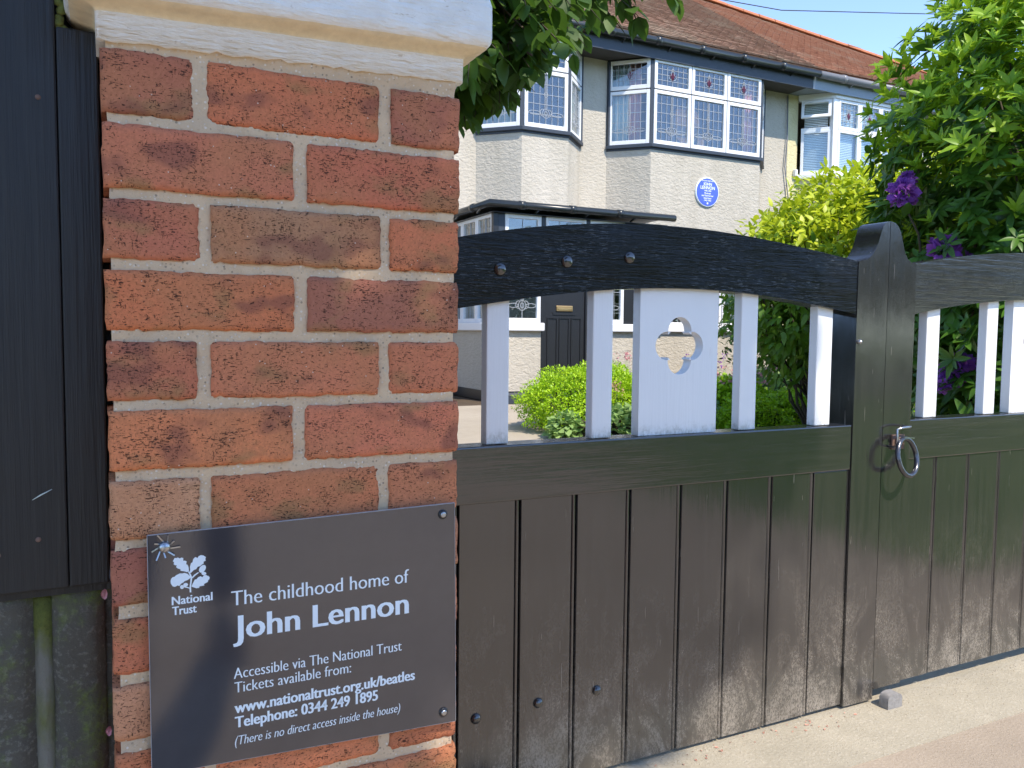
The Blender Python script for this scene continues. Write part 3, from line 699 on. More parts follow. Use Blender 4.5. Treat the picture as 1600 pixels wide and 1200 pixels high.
outline('meeting_stile', [fin2[::1]], .2985, .074, M['gate'], gate2, bevel=.003)
MB().box(2.831,2.93,.300,.37,.0335,1.05).build('hinge_stile', M['gate'], gate2, bevel=.003)
for (a,b) in ((1.8515,1.9000),(2.0875,2.133),(2.51,2.556),(2.73,2.776)):
    picket(gate2, a, b, .314, lerp_curve(bot2,(a+b)/2)+.012, .703)
outline('pierced_panel', [[(2.196,.703),(2.42,.703),(2.42,1.02),(2.196,1.015)], quatrefoil(2.308,.900)], .314, .025, M['white'], gate2, bevel=.0015)
GX2 = [1.7845,1.8966,2.0257,2.1539,2.282,2.410,2.538,2.666,2.8305]
for a,b in zip(GX2,GX2[1:]): board(gate2, a, b, .036+rnd.uniform(-.001,.001), .6015)
MB().box(1.785,2.83,.3300,.352,.05,.600).build('backing_panel', M['gate'], gate2)
# ring handle
h = MB().box(1.716,1.758,.2930,.2982,.632,.668).build('handle_plate', M['rust'], gate2, bevel=.001)
MB().lathe((1.735,.2935,.652),(0,-1,0),[(.012,0),(.011,.006),(.007,.012)],14).build('boss', M['rust'], h, True)
MB().tube([(1.709,.298,.640),(1.709,.276,.640),(1.709,.274,.662),(1.709,.276,.684),(1.7235,.274,.6875),(1.744,.274,.6885),(1.757,.276,.688),(1.757,.298,.688)],.0030,8).build('staple', M['zinc'], h, True)
MB().bar((1.727,.270,.664),(1.770,.276,.660),.003,.002).build('split_pin', M['zinc'], h)
ring=[]
for i in range(32):
    a=2*math.pi*i/32; ring.append((1.736+.0400*math.cos(a), .266+.010*math.sin(a)+.006*math.cos(a), .6165+.0440*math.sin(a)))
MB().tube(ring,.0060,12,True).build('ring', M['steel'], gate2, True)['label']='forged iron ring handle'
# timber gate post on the far side
gp = tag(MB().box(2.95,3.08,.28,.41,0,1.30).build('gate_post', M['gate'], None, bevel=.006), 'black timber post holding the right gate leaf', 'post')
# gate stop
st = thing('gate_stop', 'small rusty iron stop set in the concrete in front of the gate', 'gate stop', (1.708,.262,0))
prof=[(1.683,0),(1.733,0),(1.733,.026),(1.728,.034),(1.720,.038),(1.697,.038),(1.688,.035),(1.683,.027)]
outline('block', [prof], .250, .026, M['iron'], st, bevel=.002)
# ------------------------------------------------------------------ house
house = thing('house', 'roughcast semi detached house with leaded bay windows, black porch and blue plaque', 'house', (7,10.1,0))
WY = 10.1
def leading(V, fr, a0, a1, z0, z1, cols, rows, motif):
    """lead cames as thin raised strips on a pane; fr(a, b, z) maps the facet frame to the world"""
    ex, ey, o = fr; w=.0058; t=.006
    def s(aa,za,ab,zb):
        p=o+ex*aa+ey*.004; q=o+ex*ab+ey*.004; V.bar((p.x,p.y,za),(q.x,q.y,zb),w,t,tuple(ey))
    for i in range(1,cols): a=a0+(a1-a0)*i/cols; s(a,z0,a,z1)
    for j in range(1,rows): z=z0+(z1-z0)*j/rows; s(a0,z,a1,z)
    cx=(a0+a1)/2; W=(a1-a0)
    def arc(cx,cz,rx,rz,t0=0,t1=360,n=14):
        P=[(cx+rx*math.cos(R(t0+(t1-t0)*i/n)), cz+rz*math.sin(R(t0+(t1-t0)*i/n))) for i in range(n+1)]
        for (a,b),(c,d) in zip(P,P[1:]): s(a,b,c,d)
    if motif=='low':
        zc=z0+(z1-z0)*.22
        arc(cx-W*.30,zc,W*.17,.028); arc(cx+W*.30,zc,W*.17,.028)
        arc(cx,zc,.055,.065); arc(cx-.05,zc+.01,.045,.05,60,300); arc(cx+.05,zc+.01,.045,.05,-120,120); arc(cx,zc,.025,.035)
        for d in (-.018,.018): s(cx+d,zc+.06,cx+d,z1)
        zz=z0+(z1-z0)*.6
        arc(cx,zz,.028,.04,0,360,10)
    elif motif=='top':
        zc=(z0+z1)/2
        arc(cx-.03,zc+.01,.045,.07,200,330,8); arc(cx+.03,zc+.01,.045,.07,-150,-20,8); arc(cx,zc+.01,.03,.085,0,360,12); arc(cx,zc+.09,.02,.02)
def tulip(fr, cx, zc, parent):
    ex, ey, o = fr; V=[];P=[(0,-.075),(.022,-.04),(.06,.05),(.03,.015),(0,.07),(-.03,.015),(-.06,.05),(-.022,-.04)]
    for b in (.0045,.007):
        for a,z in P: q=o+ex*(cx+a)+ey*b; V.append((q.x,q.y,zc+z))
    MB().add(V,[tuple(range(8)),tuple(range(8,16))[::-1]]+[(k,(k+1)%8,8+(k+1)%8,8+k) for k in range(8)]).build('stained_glass', M['stain'], parent)
def window(parent, fr, a0, a1, z0, z1, fw_=.054, cols=6, rows=5, motif='low', m='joinery', lead=True, tilt=0):
    """a casement: white frame with glass and leading as sub-parts"""
    ex, ey, o = fr; mb=MB(); d0,d1=-.02,.028
    mb.obox(o,ex,ey,a0,a0+fw_,d0,d1,z0,z1); mb.obox(o,ex,ey,a1-fw_,a1,d0,d1,z0,z1)
    mb.obox(o,ex,ey,a0+fw_,a1-fw_,d0,d1-.002,z0,z0+fw_*1.15); mb.obox(o,ex,ey,a0+fw_,a1-fw_,d0,d1-.002,z1-fw_,z1)
    w = mb.build('window', M[m], parent, bevel=.004, seg=1)
    p0,p1,q0,q1 = a0+fw_-.003,a1-fw_+.003,z0+fw_*1.15-.003,z1-fw_+.003
    MB().obox(o,ex,ey,p0,p1,-.004,.002,q0,q1).build('pane', M['glass'], w)
    if lead:
        L=MB(); leading(L,(ex,ey,o),p0,p1,q0,q1,cols,rows,motif); L.build('leading', M['lead'], w)
        if motif=='top': tulip((ex,ey,o),(p0+p1)/2,(q0+q1)/2-.01,w)
    return w
def facet(parent, p, q, z0, zt, z1, n, post='navy', m='joinery', topcols=6):
    p=Vector((*p,0)); q=Vector((*q,0)); L=(q-p).length; ex=(q-p).normalized(); ey=Vector((ex.y,-ex.x,0))
    g=.007; e=.024
    fr=(ex,ey,p); mb=MB()
    mb.obox(p,ex,ey,e,L-e,-.05,.008,zt-g,zt+g)
    ws=(L-2*e)/n
    for i in range(1,n): a=e+ws*i; mb.obox(p,ex,ey,a-g,a+g,-.05,.010,z0,z1)
    mb.build('mullion', M[post], parent)
    for i in range(n):
        a0=e+ws*i+(g if i else .004); a1=e+ws*(i+1)-(g if i<n-1 else .004)
        window(parent,fr,a0,a1,z0+.004,zt-g-.002, cols=6 if ws>.55 else 5)
        window(parent,fr,a0,a1,zt+g+.002,z1-.004, cols=topcols, rows=4, motif='top')
    return fr, L
def poly_ring(parent, name, pts, z0, z1, out, m, thick=.12, bevel=0):
    """band following the bay plan pts (wall > front > wall), pushed outward"""
    P=[Vector((*p,0)) for p in pts]; O=[]
    for k,p in enumerate(P):
        def nrm(a,b): d=(b-a).normalized(); return Vector((d.y,-d.x,0))
        if k==0: n=nrm(P[0],P[1]); 
        elif k==len(P)-1: n=nrm(P[-2],P[-1])
        else: n=(nrm(P[k-1],p)+nrm(p,P[k+1])); n/= (n.length**2/2)
        O.append((p+n*out, p-n*thick))
    mb=MB()
    for k in range(len(P)-1):
        a,b=O[k]; c,d=O[k+1]
        mb.add([(a.x,a.y,z0),(c.x,c.y,z0),(d.x,d.y,z0),(b.x,b.y,z0),(a.x,a.y,z1),(c.x,c.y,z1),(d.x,d.y,z1),(b.x,b.y,z1)],[(0,3,2,1),(4,5,6,7),(0,1,5,4),(1,2,6,5),(2,3,7,6),(3,0,4,7)])
    return mb.build(name, M[m], parent, bevel=bevel)
S0,ZT,Z1 = 3.86,4.70,5.165
mb=MB()
for a in ((2,4.9,0,5.185),(4.9,6.67,0,3.74),(6.67,7.16,0,5.185),(7.16,10.38,0,.98),(7.16,10.38,2.35,3.74),(10.38,10.975,0,5.185)): mb.box(a[0],a[1],WY,WY+.25,a[2],a[3])
mb.build('wall', M['render'], house)
mb=MB(); mb.box(2,2.02,WY+.25,14,0,5.18); mb.box(2.02,10.97,13.6,13.9,0,5.18); mb.box(2.02,10.97,WY+.25,13.6,2.55,2.7); mb.box(2.02,10.97,WY+.25,13.6,5.16,5.18); mb.box(10.95,10.97,WY+.25,13.6,0,5.15); mb.box(6.85,6.95,WY+.25,13.6,0,5.15)
mb.build('interior', M['room'], house)
bayL=[(4.9,10.1),(5.40,9.60),(6.17,9.60),(6.67,10.1)]; bayR=[(7.16,10.1),(7.66,9.60),(9.88,9.60),(10.38,10.1)]
for b in (bayL,bayR):
    poly_ring(house,'apron',b, 2.3 if b is bayR else 2.2, S0-.085, .0,'render')
    poly_ring(house,'window_sill',b, S0-.055, S0, .055,'navy', bevel=.006)
    poly_ring(house,'sill_fillet',b, S0-.085, S0-.055, .012,'navy', .10)
    boxes('corner_post', M['navy'], house, [(x-.032,x+.032,y-.010,y+.06,S0,Z1) for (x,y) in b[1:3]]+[(min(x,x+s*.05)-.01,max(x,x+s*.05)+.01,y-.06,y,S0,Z1) for s,(x,y) in ((1,b[0]),(-1,b[3]))])
    poly_ring(house,'head',b, Z1, 5.188, .01,'blackpaint', .1)
facet(house,bayL[0],bayL[1],S0,ZT,Z1,1); facet(house,bayL[1],bayL[2],S0,ZT,Z1,1); facet(house,bayL[2],bayL[3],S0,ZT,Z1,1)
facet(house,bayR[0],bayR[1],S0,ZT,Z1,1); facet(house,bayR[1],bayR[2],S0,ZT,Z1,3); facet(house,bayR[2],bayR[3],S0,ZT,Z1,1)
# ground floor bay
poly_ring(house,'apron',bayR,0,.93,.0,'render'); poly_ring(house,'window_sill',bayR,.93,1.02,.06,'joinery',bevel=.01)
boxes('corner_post', M['blackpaint'], house, [(x-.045,x+.045,y-.012,y+.075,1.02,2.3) for (x,y) in bayR[1:3]])
for i in range(3): facet(house,bayR[i],bayR[i+1],1.02,1.86,2.3,3 if i==1 else 1)
def wavy(name, x0,x1,y,z0,z1,m,parent,amp=.02,per=.07,dx=0,dy=0):
    V=[];F=[];n=40
    for j,z in enumerate((z0,z1)):
        for i in range(n+1):
            t=i/n; x=x0+(x1-x0)*t; V.append((x, y+dy*t+amp*math.sin(t*(x1-x0)/per*6.28)+dx, z))
    for i in range(n): F.append((i,i+1,n+2+i,n+1+i))
    o=MB().add(V,F).build(name,M[m],parent,True); s=o.modifiers.new('t','SOLIDIFY'); s.thickness=.006; return o
def drape(name, p, q, z0, z1, m, amp=.018, per=.06):
    V=[];F=[];p=Vector((*p,0));q=Vector((*q,0));d=q-p;L=d.length;d/=L;nn=Vector((d.y,-d.x,0));n=int(L/per*8)
    for z in (z0,z1):
        for i in range(n+1):
            t=i/n; c=p+d*L*t+nn*amp*math.sin(t*L/per*6.28); V.append((c.x,c.y,z))
    for i in range(n): F.append((i,i+1,n+2+i,n+1+i))
    o=MB().add(V,F).build(name,M[m],house,True); k=o.modifiers.new('t','SOLIDIFY'); k.thickness=.005; return o
drape('net_curtain',(7.26,10.14),(7.46,9.95),S0,Z1-.02,'net'); drape('curtain',(7.47,9.94),(7.60,9.82),S0,Z1-.02,'curtain')
drape('curtain',(9.62,9.72),(9.84,9.72),S0,Z1-.02,'curtain'); drape('net_curtain',(6.25,9.80),(6.60,10.14),S0,Z1-.02,'net')
drape('net_curtain',(5.02,10.12),(5.36,9.78),S0,Z1-.02,'net'); drape('net_curtain',(9.2,9.75),(9.8,9.75),1.05,2.3,'net')
# dressing table mirror seen through the bay
mr = thing('dressing_mirror', 'oval wooden dressing table mirror standing behind the upstairs bay window', 'mirror', (8.75,9.95,3.9))
L=[(8.62+.27*math.cos(a),4.35+.34*math.sin(a)) for a in [i*2*math.pi/28 for i in range(28)]]
outline('mirror_back',[L],9.96,.02,M['timber'],mr,bevel=.003)
MB().box(8.25,8.38,9.95,10.0,3.6,4.22).box(8.86,8.99,9.95,10.0,3.6,4.22).box(8.15,9.15,9.93,10.2,2.8,3.98).build('dressing_table', M['timber'], mr, bevel=.01)
# plinth, porch
PX0,PX1,PY=4.45,7.10,8.5
boxes('porch_wall', M['render'], house, [(PX0,PX0+.16,PY,WY,.13,.92),(PX0+.16,5.155,PY,PY+.16,.13,.92),(5.90,PX1,PY,PY+.16,.13,.92)])
boxes('plinth', M['blackpaint'], house, [(PX0-.012,PX0+.172,PY-.012,WY,0,.13),(PX0+.172,5.15,PY-.012,PY+.172,0,.13),(5.90,PX1+.012,PY-.012,PY+.172,0,.13)])
MB().box(4.35,6.75,8.10,8.486,0,.115).build('door_step', M['navy'], house, bevel=.008)
boxes('window_sill', M['joinery'], house, [(PX0-.06,5.18,PY-.07,PY+.17,.92,1.03),(PX0-.06,PX0+.17,PY+.17,WY-.02,.92,1.03),(5.885,PX1+.03,PY-.07,PY+.17,.92,1.03)], .016, 3)
boxes('porch_post', M['blackpaint'], house, [(PX0,PX0+.07,PY,PY+.07,1.03,2.43),(5.155,5.215,PY+.005,PY+.10,.115,2.43),(5.845,5.90,PY+.005,PY+.10,.115,2.43),(6.47,6.66,PY-.004,PY+.10,1.03,2.43),(PX1-.07,PX1,PY+.001,PY+.1,1.03,2.43)], .004)
MB().box(4.522,4.615,PY+.003,PY+.05,1.03,2.43).build('porch_post', M['navy'], house, bevel=.003)
fx=(Vector((1,0,0)),Vector((0,-1,0)),Vector((0,PY+.03,0)))
window(house,fx,4.62,5.15,1.032,1.90,cols=2,rows=2,motif='low',fw_=.05); window(house,fx,4.62,5.15,1.91,2.43,cols=2,rows=1,motif=None,fw_=.05)
window(house,fx,5.905,6.465,1.032,1.90,cols=4,rows=2,motif='low',fw_=.05); window(house,fx,5.905,6.465,1.91,2.43,cols=4,rows=1,motif=None,fw_=.05)
window(house,fx,6.665,7.025,1.032,1.90,cols=3,rows=2,motif='low',fw_=.05); window(house,fx,5.22,5.84,2.12,2.43,cols=3,rows=1,motif=None,fw_=.04); window(house,fx,6.665,7.025,1.91,2.43,cols=3,rows=1,motif=None,fw_=.05)
fs=(Vector((0,-1,0)),Vector((-1,0,0)),Vector((PX0+.03,WY,0)))
for i in range(3):
    a0=.06+.50*i; window(house,fs,a0,a0+.49,1.032,1.88,cols=4,rows=1,motif=None,fw_=.045); window(house,fs,a0,a0+.49,1.89,2.43,cols=4,rows=1,motif='low',fw_=.045)
# front door with three tall panels
df=MB().box(5.217,5.843,PY+.03,PY+.075,.118,2.10).build('door', M['blackpaint'], house, bevel=.003)
for i in range(3):
    x=5.262+.185*i; MB().box(x,x+.008,PY+.018,PY+.030,.30,1.10).box(x+.142,x+.150,PY+.018,PY+.030,.30,1.10).box(x+.008,x+.142,PY+.018,PY+.030,1.092,1.10).box(x+.008,x+.142,PY+.018,PY+.030,.30,.308).build('door_panel', M['blackpaint'], df)
MB().box(5.40,5.65,PY+.014,PY+.030,1.19,1.265).build('letter_plate', M['brass'], df, bevel=.006)
MB().box(5.42,5.63,PY+.008,PY+.014,1.205,1.235).build('letter_flap', M['brass'], df, bevel=.002)
MB().box(5.35,5.70,PY+.020,PY+.030,1.14,1.17).build('door_rail', M['blackpaint'], df)
# porch roof, fascia, gutter
MB().box(4.40,7.14,8.44,WY,2.435,2.43).build('porch_roof', M['blackpaint'], house)
MB().box(4.36,7.17,8.40,WY,2.53,2.575).build('porch_lead', M['greypvc'], house, bevel=.01)
def gutter(parent, pts, r, m, step=.85):
    g=MB().tube(pts,r,10).build('gutter', m, parent, True)
    for p,q in zip(pts,pts[1:]):
        p=Vector(p);q=Vector(q);L=(q-p).length;d=(q-p)/L;n=int(L/step)
        for i in range(1,n+1):
            c=p+d*(i*step-.3); MB().tube([c-d*.045,c+d*.045],r*1.16,10).build('gutter_joint', m, g, True)
            c2=c+d*.25; MB().bar(c2+Vector((0,0,-r*.8)),c2+Vector((0,.12,-r*1.7)),.02,.02).build('gutter_bracket', m, g)
    return g
gutter(house,[(4.33,WY-.02,2.525),(4.33,8.36,2.525),(7.20,8.36,2.525)],.048,M['gutter'],.75)
# eaves
MB().box(2,10.975,9.57,WY+.25,5.188,5.205).build('soffit', M['soffit'], house)
MB().box(2,10.975,9.540,9.566,5.14,5.40).build('fascia', M['navy'], house)
MB().box(2,10.975,9.505,9.540,5.33,5.40).build('fascia_board', M['blackpaint'], house)
gutter(house,[(2,9.45,5.38),(11.03,9.45,5.37)],.060,M['gutter'])
tag(MB().tube([(10.93,10.07,5.15),(10.94,10.06,4.4),(10.90,10.06,3.9),(11.0,10.06,3.35),(10.97,10.06,2.0)],.012,6).build('wall_cable', M['greypvc'], None, True),'thin grey cable running down the joint between the two houses','cable')
# roofs
EY,EZ,RY=9.47,5.47,13.6
def ridge_z(x): return 8.16-.075*(x-12)
def roof(parent, x0, x1, m, seed):
    rs=random.Random(seed); mb=MB(); nrow=50
    for j in range(nrow):
        for i in range(int((x1-x0)/.168)+1):
            xa=x0+.168*i-(.084 if j%2 else 0); xb=xa+.162
            if xa<x0: xa=x0
            if xb>x1: xb=x1
            if xb-xa<.02: continue
            def P(x,t,h): 
                rz=ridge_z(x); z=EZ+(rz-EZ)*t; return (x, EY+(RY-EY)*t-h*.5, z+h*.85)
            t0=j/nrow; t1=(j+1.15)/nrow; h=.030+rs.uniform(-.004,.006); hb=.012
            l=rs.uniform(-.003,.003)
            mb.add([P(xa,t0,h+l),P(xb,t0,h-l),P(xb,t1,hb),P(xa,t1,hb),P(xa,t0,.0),P(xb,t0,.0)],[(0,1,2,3),(4,5,1,0),(4,0,3),(5,2,1)])
    o=stuff(mb.build('roof_tiles', m, parent))
    MB().add([(x0,EY,EZ-.02),(x1,EY,EZ-.02),(x1,RY,ridge_z(x1)-.02),(x0,RY,ridge_z(x0)-.02),(x1,RY+4.3,EZ-.3),(x0,RY+4.3,EZ-.3)],[(0,1,2,3),(3,2,4,5),(0,3,5),(1,4,2),(0,5,4,1)]).build('roof', m, parent)
    n=int((x1-x0)/.45)
    for i in range(n):
        xa=x0+(x1-x0)*i/n; xb=x0+(x1-x0)*(i+1)/n-.012
        if xa<7: continue
        r=.125+rs.uniform(-.006,.006)
        pr=[(RY+r*math.cos(a), 0.015+ .78*r*math.sin(a)) for a in [math.pi*k/8 for k in range(9)]]
        V=[(xa,y,z+ridge_z(xa)-.03+.03) for y,z in pr]+[(xb,y,z+ridge_z(xb)) for y,z in pr]
        MB().add(V,[tuple(range(9)),tuple(range(9,18))[::-1]]+[(k,k+9,(k+1)%9+9,(k+1)%9) for k in range(9)]).build('ridge_tile', M['ridge'], parent)
roof(house, 3.5, 11.0, M['tile'], 4)

# ------------------------------------------------------------------ neighbour
nb = thing('house', 'cream roughcast neighbouring house with white bay window and red tiled roof', 'house', (15,10.1,0))
mb=MB()
for a in ((10.985,11.22,0,5.185),(11.22,14.3,0,3.70),(14.3,22,0,5.185)): mb.box(a[0],a[1],WY,WY+.25,a[2],a[3])
mb.build('wall', M['render_y'], nb)
mb=MB(); mb.box(11,22,13.5,13.9,0,5.18); mb.box(11,22,WY+.25,13.5,2.5,2.7); mb.box(11,22,WY+.25,13.5,5.16,5.18); mb.build('interior', M['room'], nb)
bn=[(11.22,10.1),(11.64,9.64),(13.9,9.64),(14.3,10.1)]
poly_ring(nb,'apron',bn,0,3.70,0,'render_y'); poly_ring(nb,'window_sill',bn,3.70,3.78,.07,'joinery',bevel=.01); poly_ring(nb,'head',bn,5.08,5.188,.05,'joinery',.1,.01)
for (x,y) in bn[1:3]: MB().box(x-.06,x+.06,y-.02,y+.07,3.78,5.08).build('corner_post', M['joinery'], nb, bevel=.01)
def bay_n(p,q,n,openfan=False):
    p=Vector((*p,0)); q=Vector((*q,0)); L=(q-p).length; ex=(q-p).normalized(); ey=Vector((ex.y,-ex.x,0)); fr=(ex,ey,p); ws=(L-.12)/n
    for i in range(n):
        a0=.06+ws*i; a1=a0+ws-.004
        window(nb,fr,a0,a1,3.782,4.55,.05,lead=False)
        if openfan:
            # top light pushed open: frame swung out from its head
            t=R(20); mb=MB(); z1=5.06
            def Q(a,s,d): # s down the sash, d outward
                z=z1-s*math.cos(t)+d*math.sin(t); b=.03+s*math.sin(t)+d*math.cos(t); w=p+ex*a+ey*b; return (w.x,w.y,z)
            def bx(A0,A1,s0,s1): mb.add([Q(a,s,d) for d in (0,.035) for a,s in ((A0,s0),(A1,s0),(A1,s1),(A0,s1))],[(0,3,2,1),(4,5,6,7),(0,1,5,4),(1,2,6,5),(2,3,7,6),(3,0,4,7)])
            h=.34
            bx(a0,a0+.05,0,h);bx(a1-.05,a1,0,h);bx(a0+.05,a1-.05,0,.05);bx(a0+.05,a1-.05,h-.05,h)
            w=mb.build('window', M['joinery'], nb); w['label']='small top window pushed open'
            mb=MB(); mb.add([Q(a,s,d) for d in (.01,.016) for a,s in ((a0+.04,.04),(a1-.04,.04),(a1-.04,h-.04),(a0+.04,h-.04))],[(0,3,2,1),(4,5,6,7),(0,1,5,4),(1,2,6,5),(2,3,7,6),(3,0,4,7)]); mb.build('pane', M['glass'], w)
            MB().obox(p,ex,ey,a0,a1,-.03,.02,4.55,4.60).build('transom', M['joinery'], nb)
        else: window(nb,fr,a0,a1,4.555,5.075,.05,cols=5,rows=4,motif='top')
        s=MB()
        for k in range(41):
            z=3.83+.03*k; s.obox(p,ex,ey,a0+.05,a1-.05,-.10,-.075,z,z+.017)
        s.build('blind', M['blind'], nb)
bay_n(bn[0],bn[1],1,True); bay_n(bn[1],bn[2],4); bay_n(bn[2],bn[3],1)
MB().box(10.985,22,9.57,WY+.25,5.188,5.205).build('soffit', M['greyfascia'], nb)
MB().box(10.985,22,9.540,9.566,5.14,5.40).build('fascia', M['greyfascia'], nb)
gutter(nb,[(11.05,9.45,5.365),(22,9.45,5.34)],.062,M['greypvc'])
roof(nb, 11.0, 19.5, M['tile2'], 9)
MB().box(11.13,11.19,10.03,10.10,3.75,3.87).build('bell_box', M['joinery'], nb, bevel=.01)

# ------------------------------------------------------------------ plaque
plq = thing('blue_plaque', 'round blue commemorative plaque with white lettering on the roughcast wall', 'plaque', (8.77,9.58,3.2))
CX,CZ=8.77,3.20
MB().lathe((CX,9.602,CZ),(0,-1,0),[(.238,0),(.238,.022),(.232,.030),(.220,.030)],40).build('rim', M['print'], plq, True)
MB().lathe((CX,9.602,CZ),(0,-1,0),[(.221,.02),(.221,.032),(.19,.0335)],40).build('disc', M['plaque'], plq)
def PT(s,z,cap,w,wt=.02): put_text('lettering',s,CX,CZ+z,9.5675,cap,None,M['print'],plq,wt,0,0,align='CENTER')
PT('ENGLISH HERITAGE',.170,.018,.2); PT('JOHN',.105,.046,.2); PT('LENNON',.045,.050,.32); PT('1940-1980',.008,.024,.2); PT('Musician',-.032,.027,.2); PT('and Songwriter',-.070,.027,.3); PT('lived here',-.110,.027,.2); PT('1945-1963',-.146,.024,.2)
MB().box(CX-.014,CX+.014,9.565,9.570,CZ-.195,CZ-.167).build('badge', M['print'], plq)

tag(MB().tube([(-2,16.5,9.7),(6,15,8.65),(13.53,13,8.08),(17.43,13,8.70),(26,13,10.1)],.011,5).build('overhead_wire', M['cable'], None, True),'thin black telephone wire crossing the blue sky above the roof','wire')
# ------------------------------------------------------------------ foliage
NP = np.random.RandomState(21)
def leaf_template(ns=5, wid=.5, droop=.12, fold=.18, tip=.6):
    """unit leaf along +x, width along y, folded along its midrib"""
    V=[];F=[]
    for i in range(ns+1):
        t=i/ns; w=wid*.5*math.sin(math.pi*min(1,t**tip))**.8 if 0<t<1 else 0.004
        z=-droop*t*t
        V += [(t,-w,z+fold*w),(t,0,z),(t,w,z+fold*w)]
    for i in range(ns):
        a=i*3; F += [(a,a+1,a+4,a+3),(a+1,a+2,a+5,a+4)]
    return np.array(V),F
def frames(D, U):
    D = D/np.linalg.norm(D,axis=1,keepdims=True); Y=np.cross(U,D); n=np.linalg.norm(Y,axis=1,keepdims=True); n[n<1e-6]=1; Y/=n; Z=np.cross(D,Y); return D,Y,Z
def leaves_mesh(name, tpl, P, D, U, S, hue, m, parent, kind_stuff=True):
    V,F=tpl; n=len(P); D,Y,Z=frames(D,U)
    W=(P[:,None,:]+S[:,None,None]*(V[None,:,0:1]*D[:,None,:]+V[None,:,1:2]*Y[:,None,:]+V[None,:,2:3]*Z[:,None,:])).reshape(-1,3)
    if parent is not None: W = W-np.array(root_off(parent))
    k=len(V); Fa=np.array(F); FF=(Fa[None]+(np.arange(n)*k)[:,None,None]).reshape(-1,4)
    me=bpy.data.meshes.new(name); me.vertices.add(len(W)); me.vertices.foreach_set('co',W.ravel().astype(np.float32))
    me.loops.add(FF.size); me.loops.foreach_set('vertex_index',FF.ravel().astype(np.int32)); me.polygons.add(len(FF))
    me.polygons.foreach_set('loop_start',(np.arange(len(FF))*4).astype(np.int32)); me.polygons.foreach_set('use_smooth',np.ones(len(FF),bool))
    me.update(calc_edges=True)
    at=me.attributes.new('hue','FLOAT','POINT'); at.data.foreach_set('value',np.repeat(hue,k).astype(np.float32))
    o=bpy.data.objects.new(name,me); col.objects.link(o); me.materials.append(m)
    if parent is not None: o.parent=parent
    if kind_stuff: o['kind']='stuff'
    return o
CAM=np.array([0.002,-1.072,.911]); FWv=np.array(fw); RTv=np.array(r2); UPv=np.array(u2)
def in_view(P):
    d=P-CAM; z=d@FWv; x=(d@RTv)/z*1276.6; y=(d@UPv)/z*1276.6
    return (z>0)&(abs(x)<800)&(abs(y)<600)&((x>-85))
def foliage(parent, tpl, P, D, U, S, m, hue=None, n_parts=0, name='foliage', cls=None):
    """most leaves as one joined part, the nearest visible ones each as a leaf object of its own"""
    n=len(P); hue = NP.rand(n)*.98 if hue is None else hue
    ms = m if isinstance(m,list) else [m]; cls = np.zeros(n,int) if cls is None else cls
    pick=np.zeros(n,bool)
    if n_parts:
        d=np.linalg.norm(P-CAM,axis=1)+ (~in_view(P))*100; idx=np.argsort(d)[:n_parts]; pick[idx[d[idx]<100]]=True
    for c,mm in enumerate(ms):
        s=(cls==c)&~pick
        if s.any(): leaves_mesh(name,tpl,P[s],D[s],U[s],S[s],hue[s],mm,parent)
        idx=np.where((cls==c)&pick)[0]
        if len(idx):
            V,F=tpl; me=bpy.data.meshes.new('leaf'); me.from_pydata([tuple(v) for v in V],[],F); me.shade_smooth(); me.materials.append(mm)
            Dn,Y,Z=frames(D[idx],U[idx]); off=root_off(parent)
            for k,i in enumerate(idx):
                o=bpy.data.objects.new('leaf',me); col.objects.link(o); o.parent=parent
                p=P[i]-np.array(off); s_=S[i]
                o.matrix_basis=Matrix([[Dn[k][r]*s_,Y[k][r]*s_,Z[k][r]*s_,p[r]] for r in range(3)]+[[0,0,0,1]])
def rand_unit(n): v=NP.normal(size=(n,3)); return v/np.linalg.norm(v,axis=1,keepdims=True)
def blob_points(blobs, n, shell=.35, bump=.18):
    """points in the outer shell of lumpy ellipsoids, with their outward direction"""
    vol=np.array([b[3]*b[4]*b[5] for b in blobs])**(2/3); cnt=(n*vol/vol.sum()).astype(int)
    PP=[];NN=[]
    for b,c in zip(blobs,cnt):
        u=rand_unit(c*2); f=1+bump*(np.sin(u[:,0]*7+b[0]*3)*np.sin(u[:,2]*6+b[1]*5)+.5*np.sin(u[:,1]*13+u[:,2]*11))
        r=1-shell*NP.rand(c*2)**1.6; p=np.array(b[:3])+u*np.array(b[3:6])*(r*f)[:,None]
        nrm=u/np.array(b[3:6]); nrm/=np.linalg.norm(nrm,axis=1,keepdims=True)
        ok=np.ones(len(p),bool)
        for o in blobs:
            if o is b: continue
            q=(p-np.array(o[:3]))/np.array(o[3:6]); ok&=(np.linalg.norm(q,axis=1)>.62)
        ok&=p[:,2]>.02
        PP.append(p[ok][:c]); NN.append(nrm[ok][:c])
    return np.concatenate(PP),np.concatenate(NN)
def stems(parent, base, tips, r0, r1, m, name='branch', wob=.08, each=False):
    """limbs from the base to given points, tapering and slightly crooked"""
    mb=MB()
    for t in tips:
        b=Vector(base) if not isinstance(base,list) else Vector(base[rnd.randrange(len(base))]); t=Vector(t); L=(t-b).length; pts=[];rr=[]
        n=7
        for i in range(n+1):
            s=i/n; p=b.lerp(t,s)+Vector((rnd.uniform(-1,1),rnd.uniform(-1,1),rnd.uniform(-.5,1)))*wob*L*math.sin(math.pi*s)*.6; pts.append(p); rr.append(r0+(r1-r0)*s)
        mb.tube(pts,rr,7)
        if each: mb.build(name,m,parent,True); mb=MB()
    if mb.v: return mb.build(name,m,parent,True)

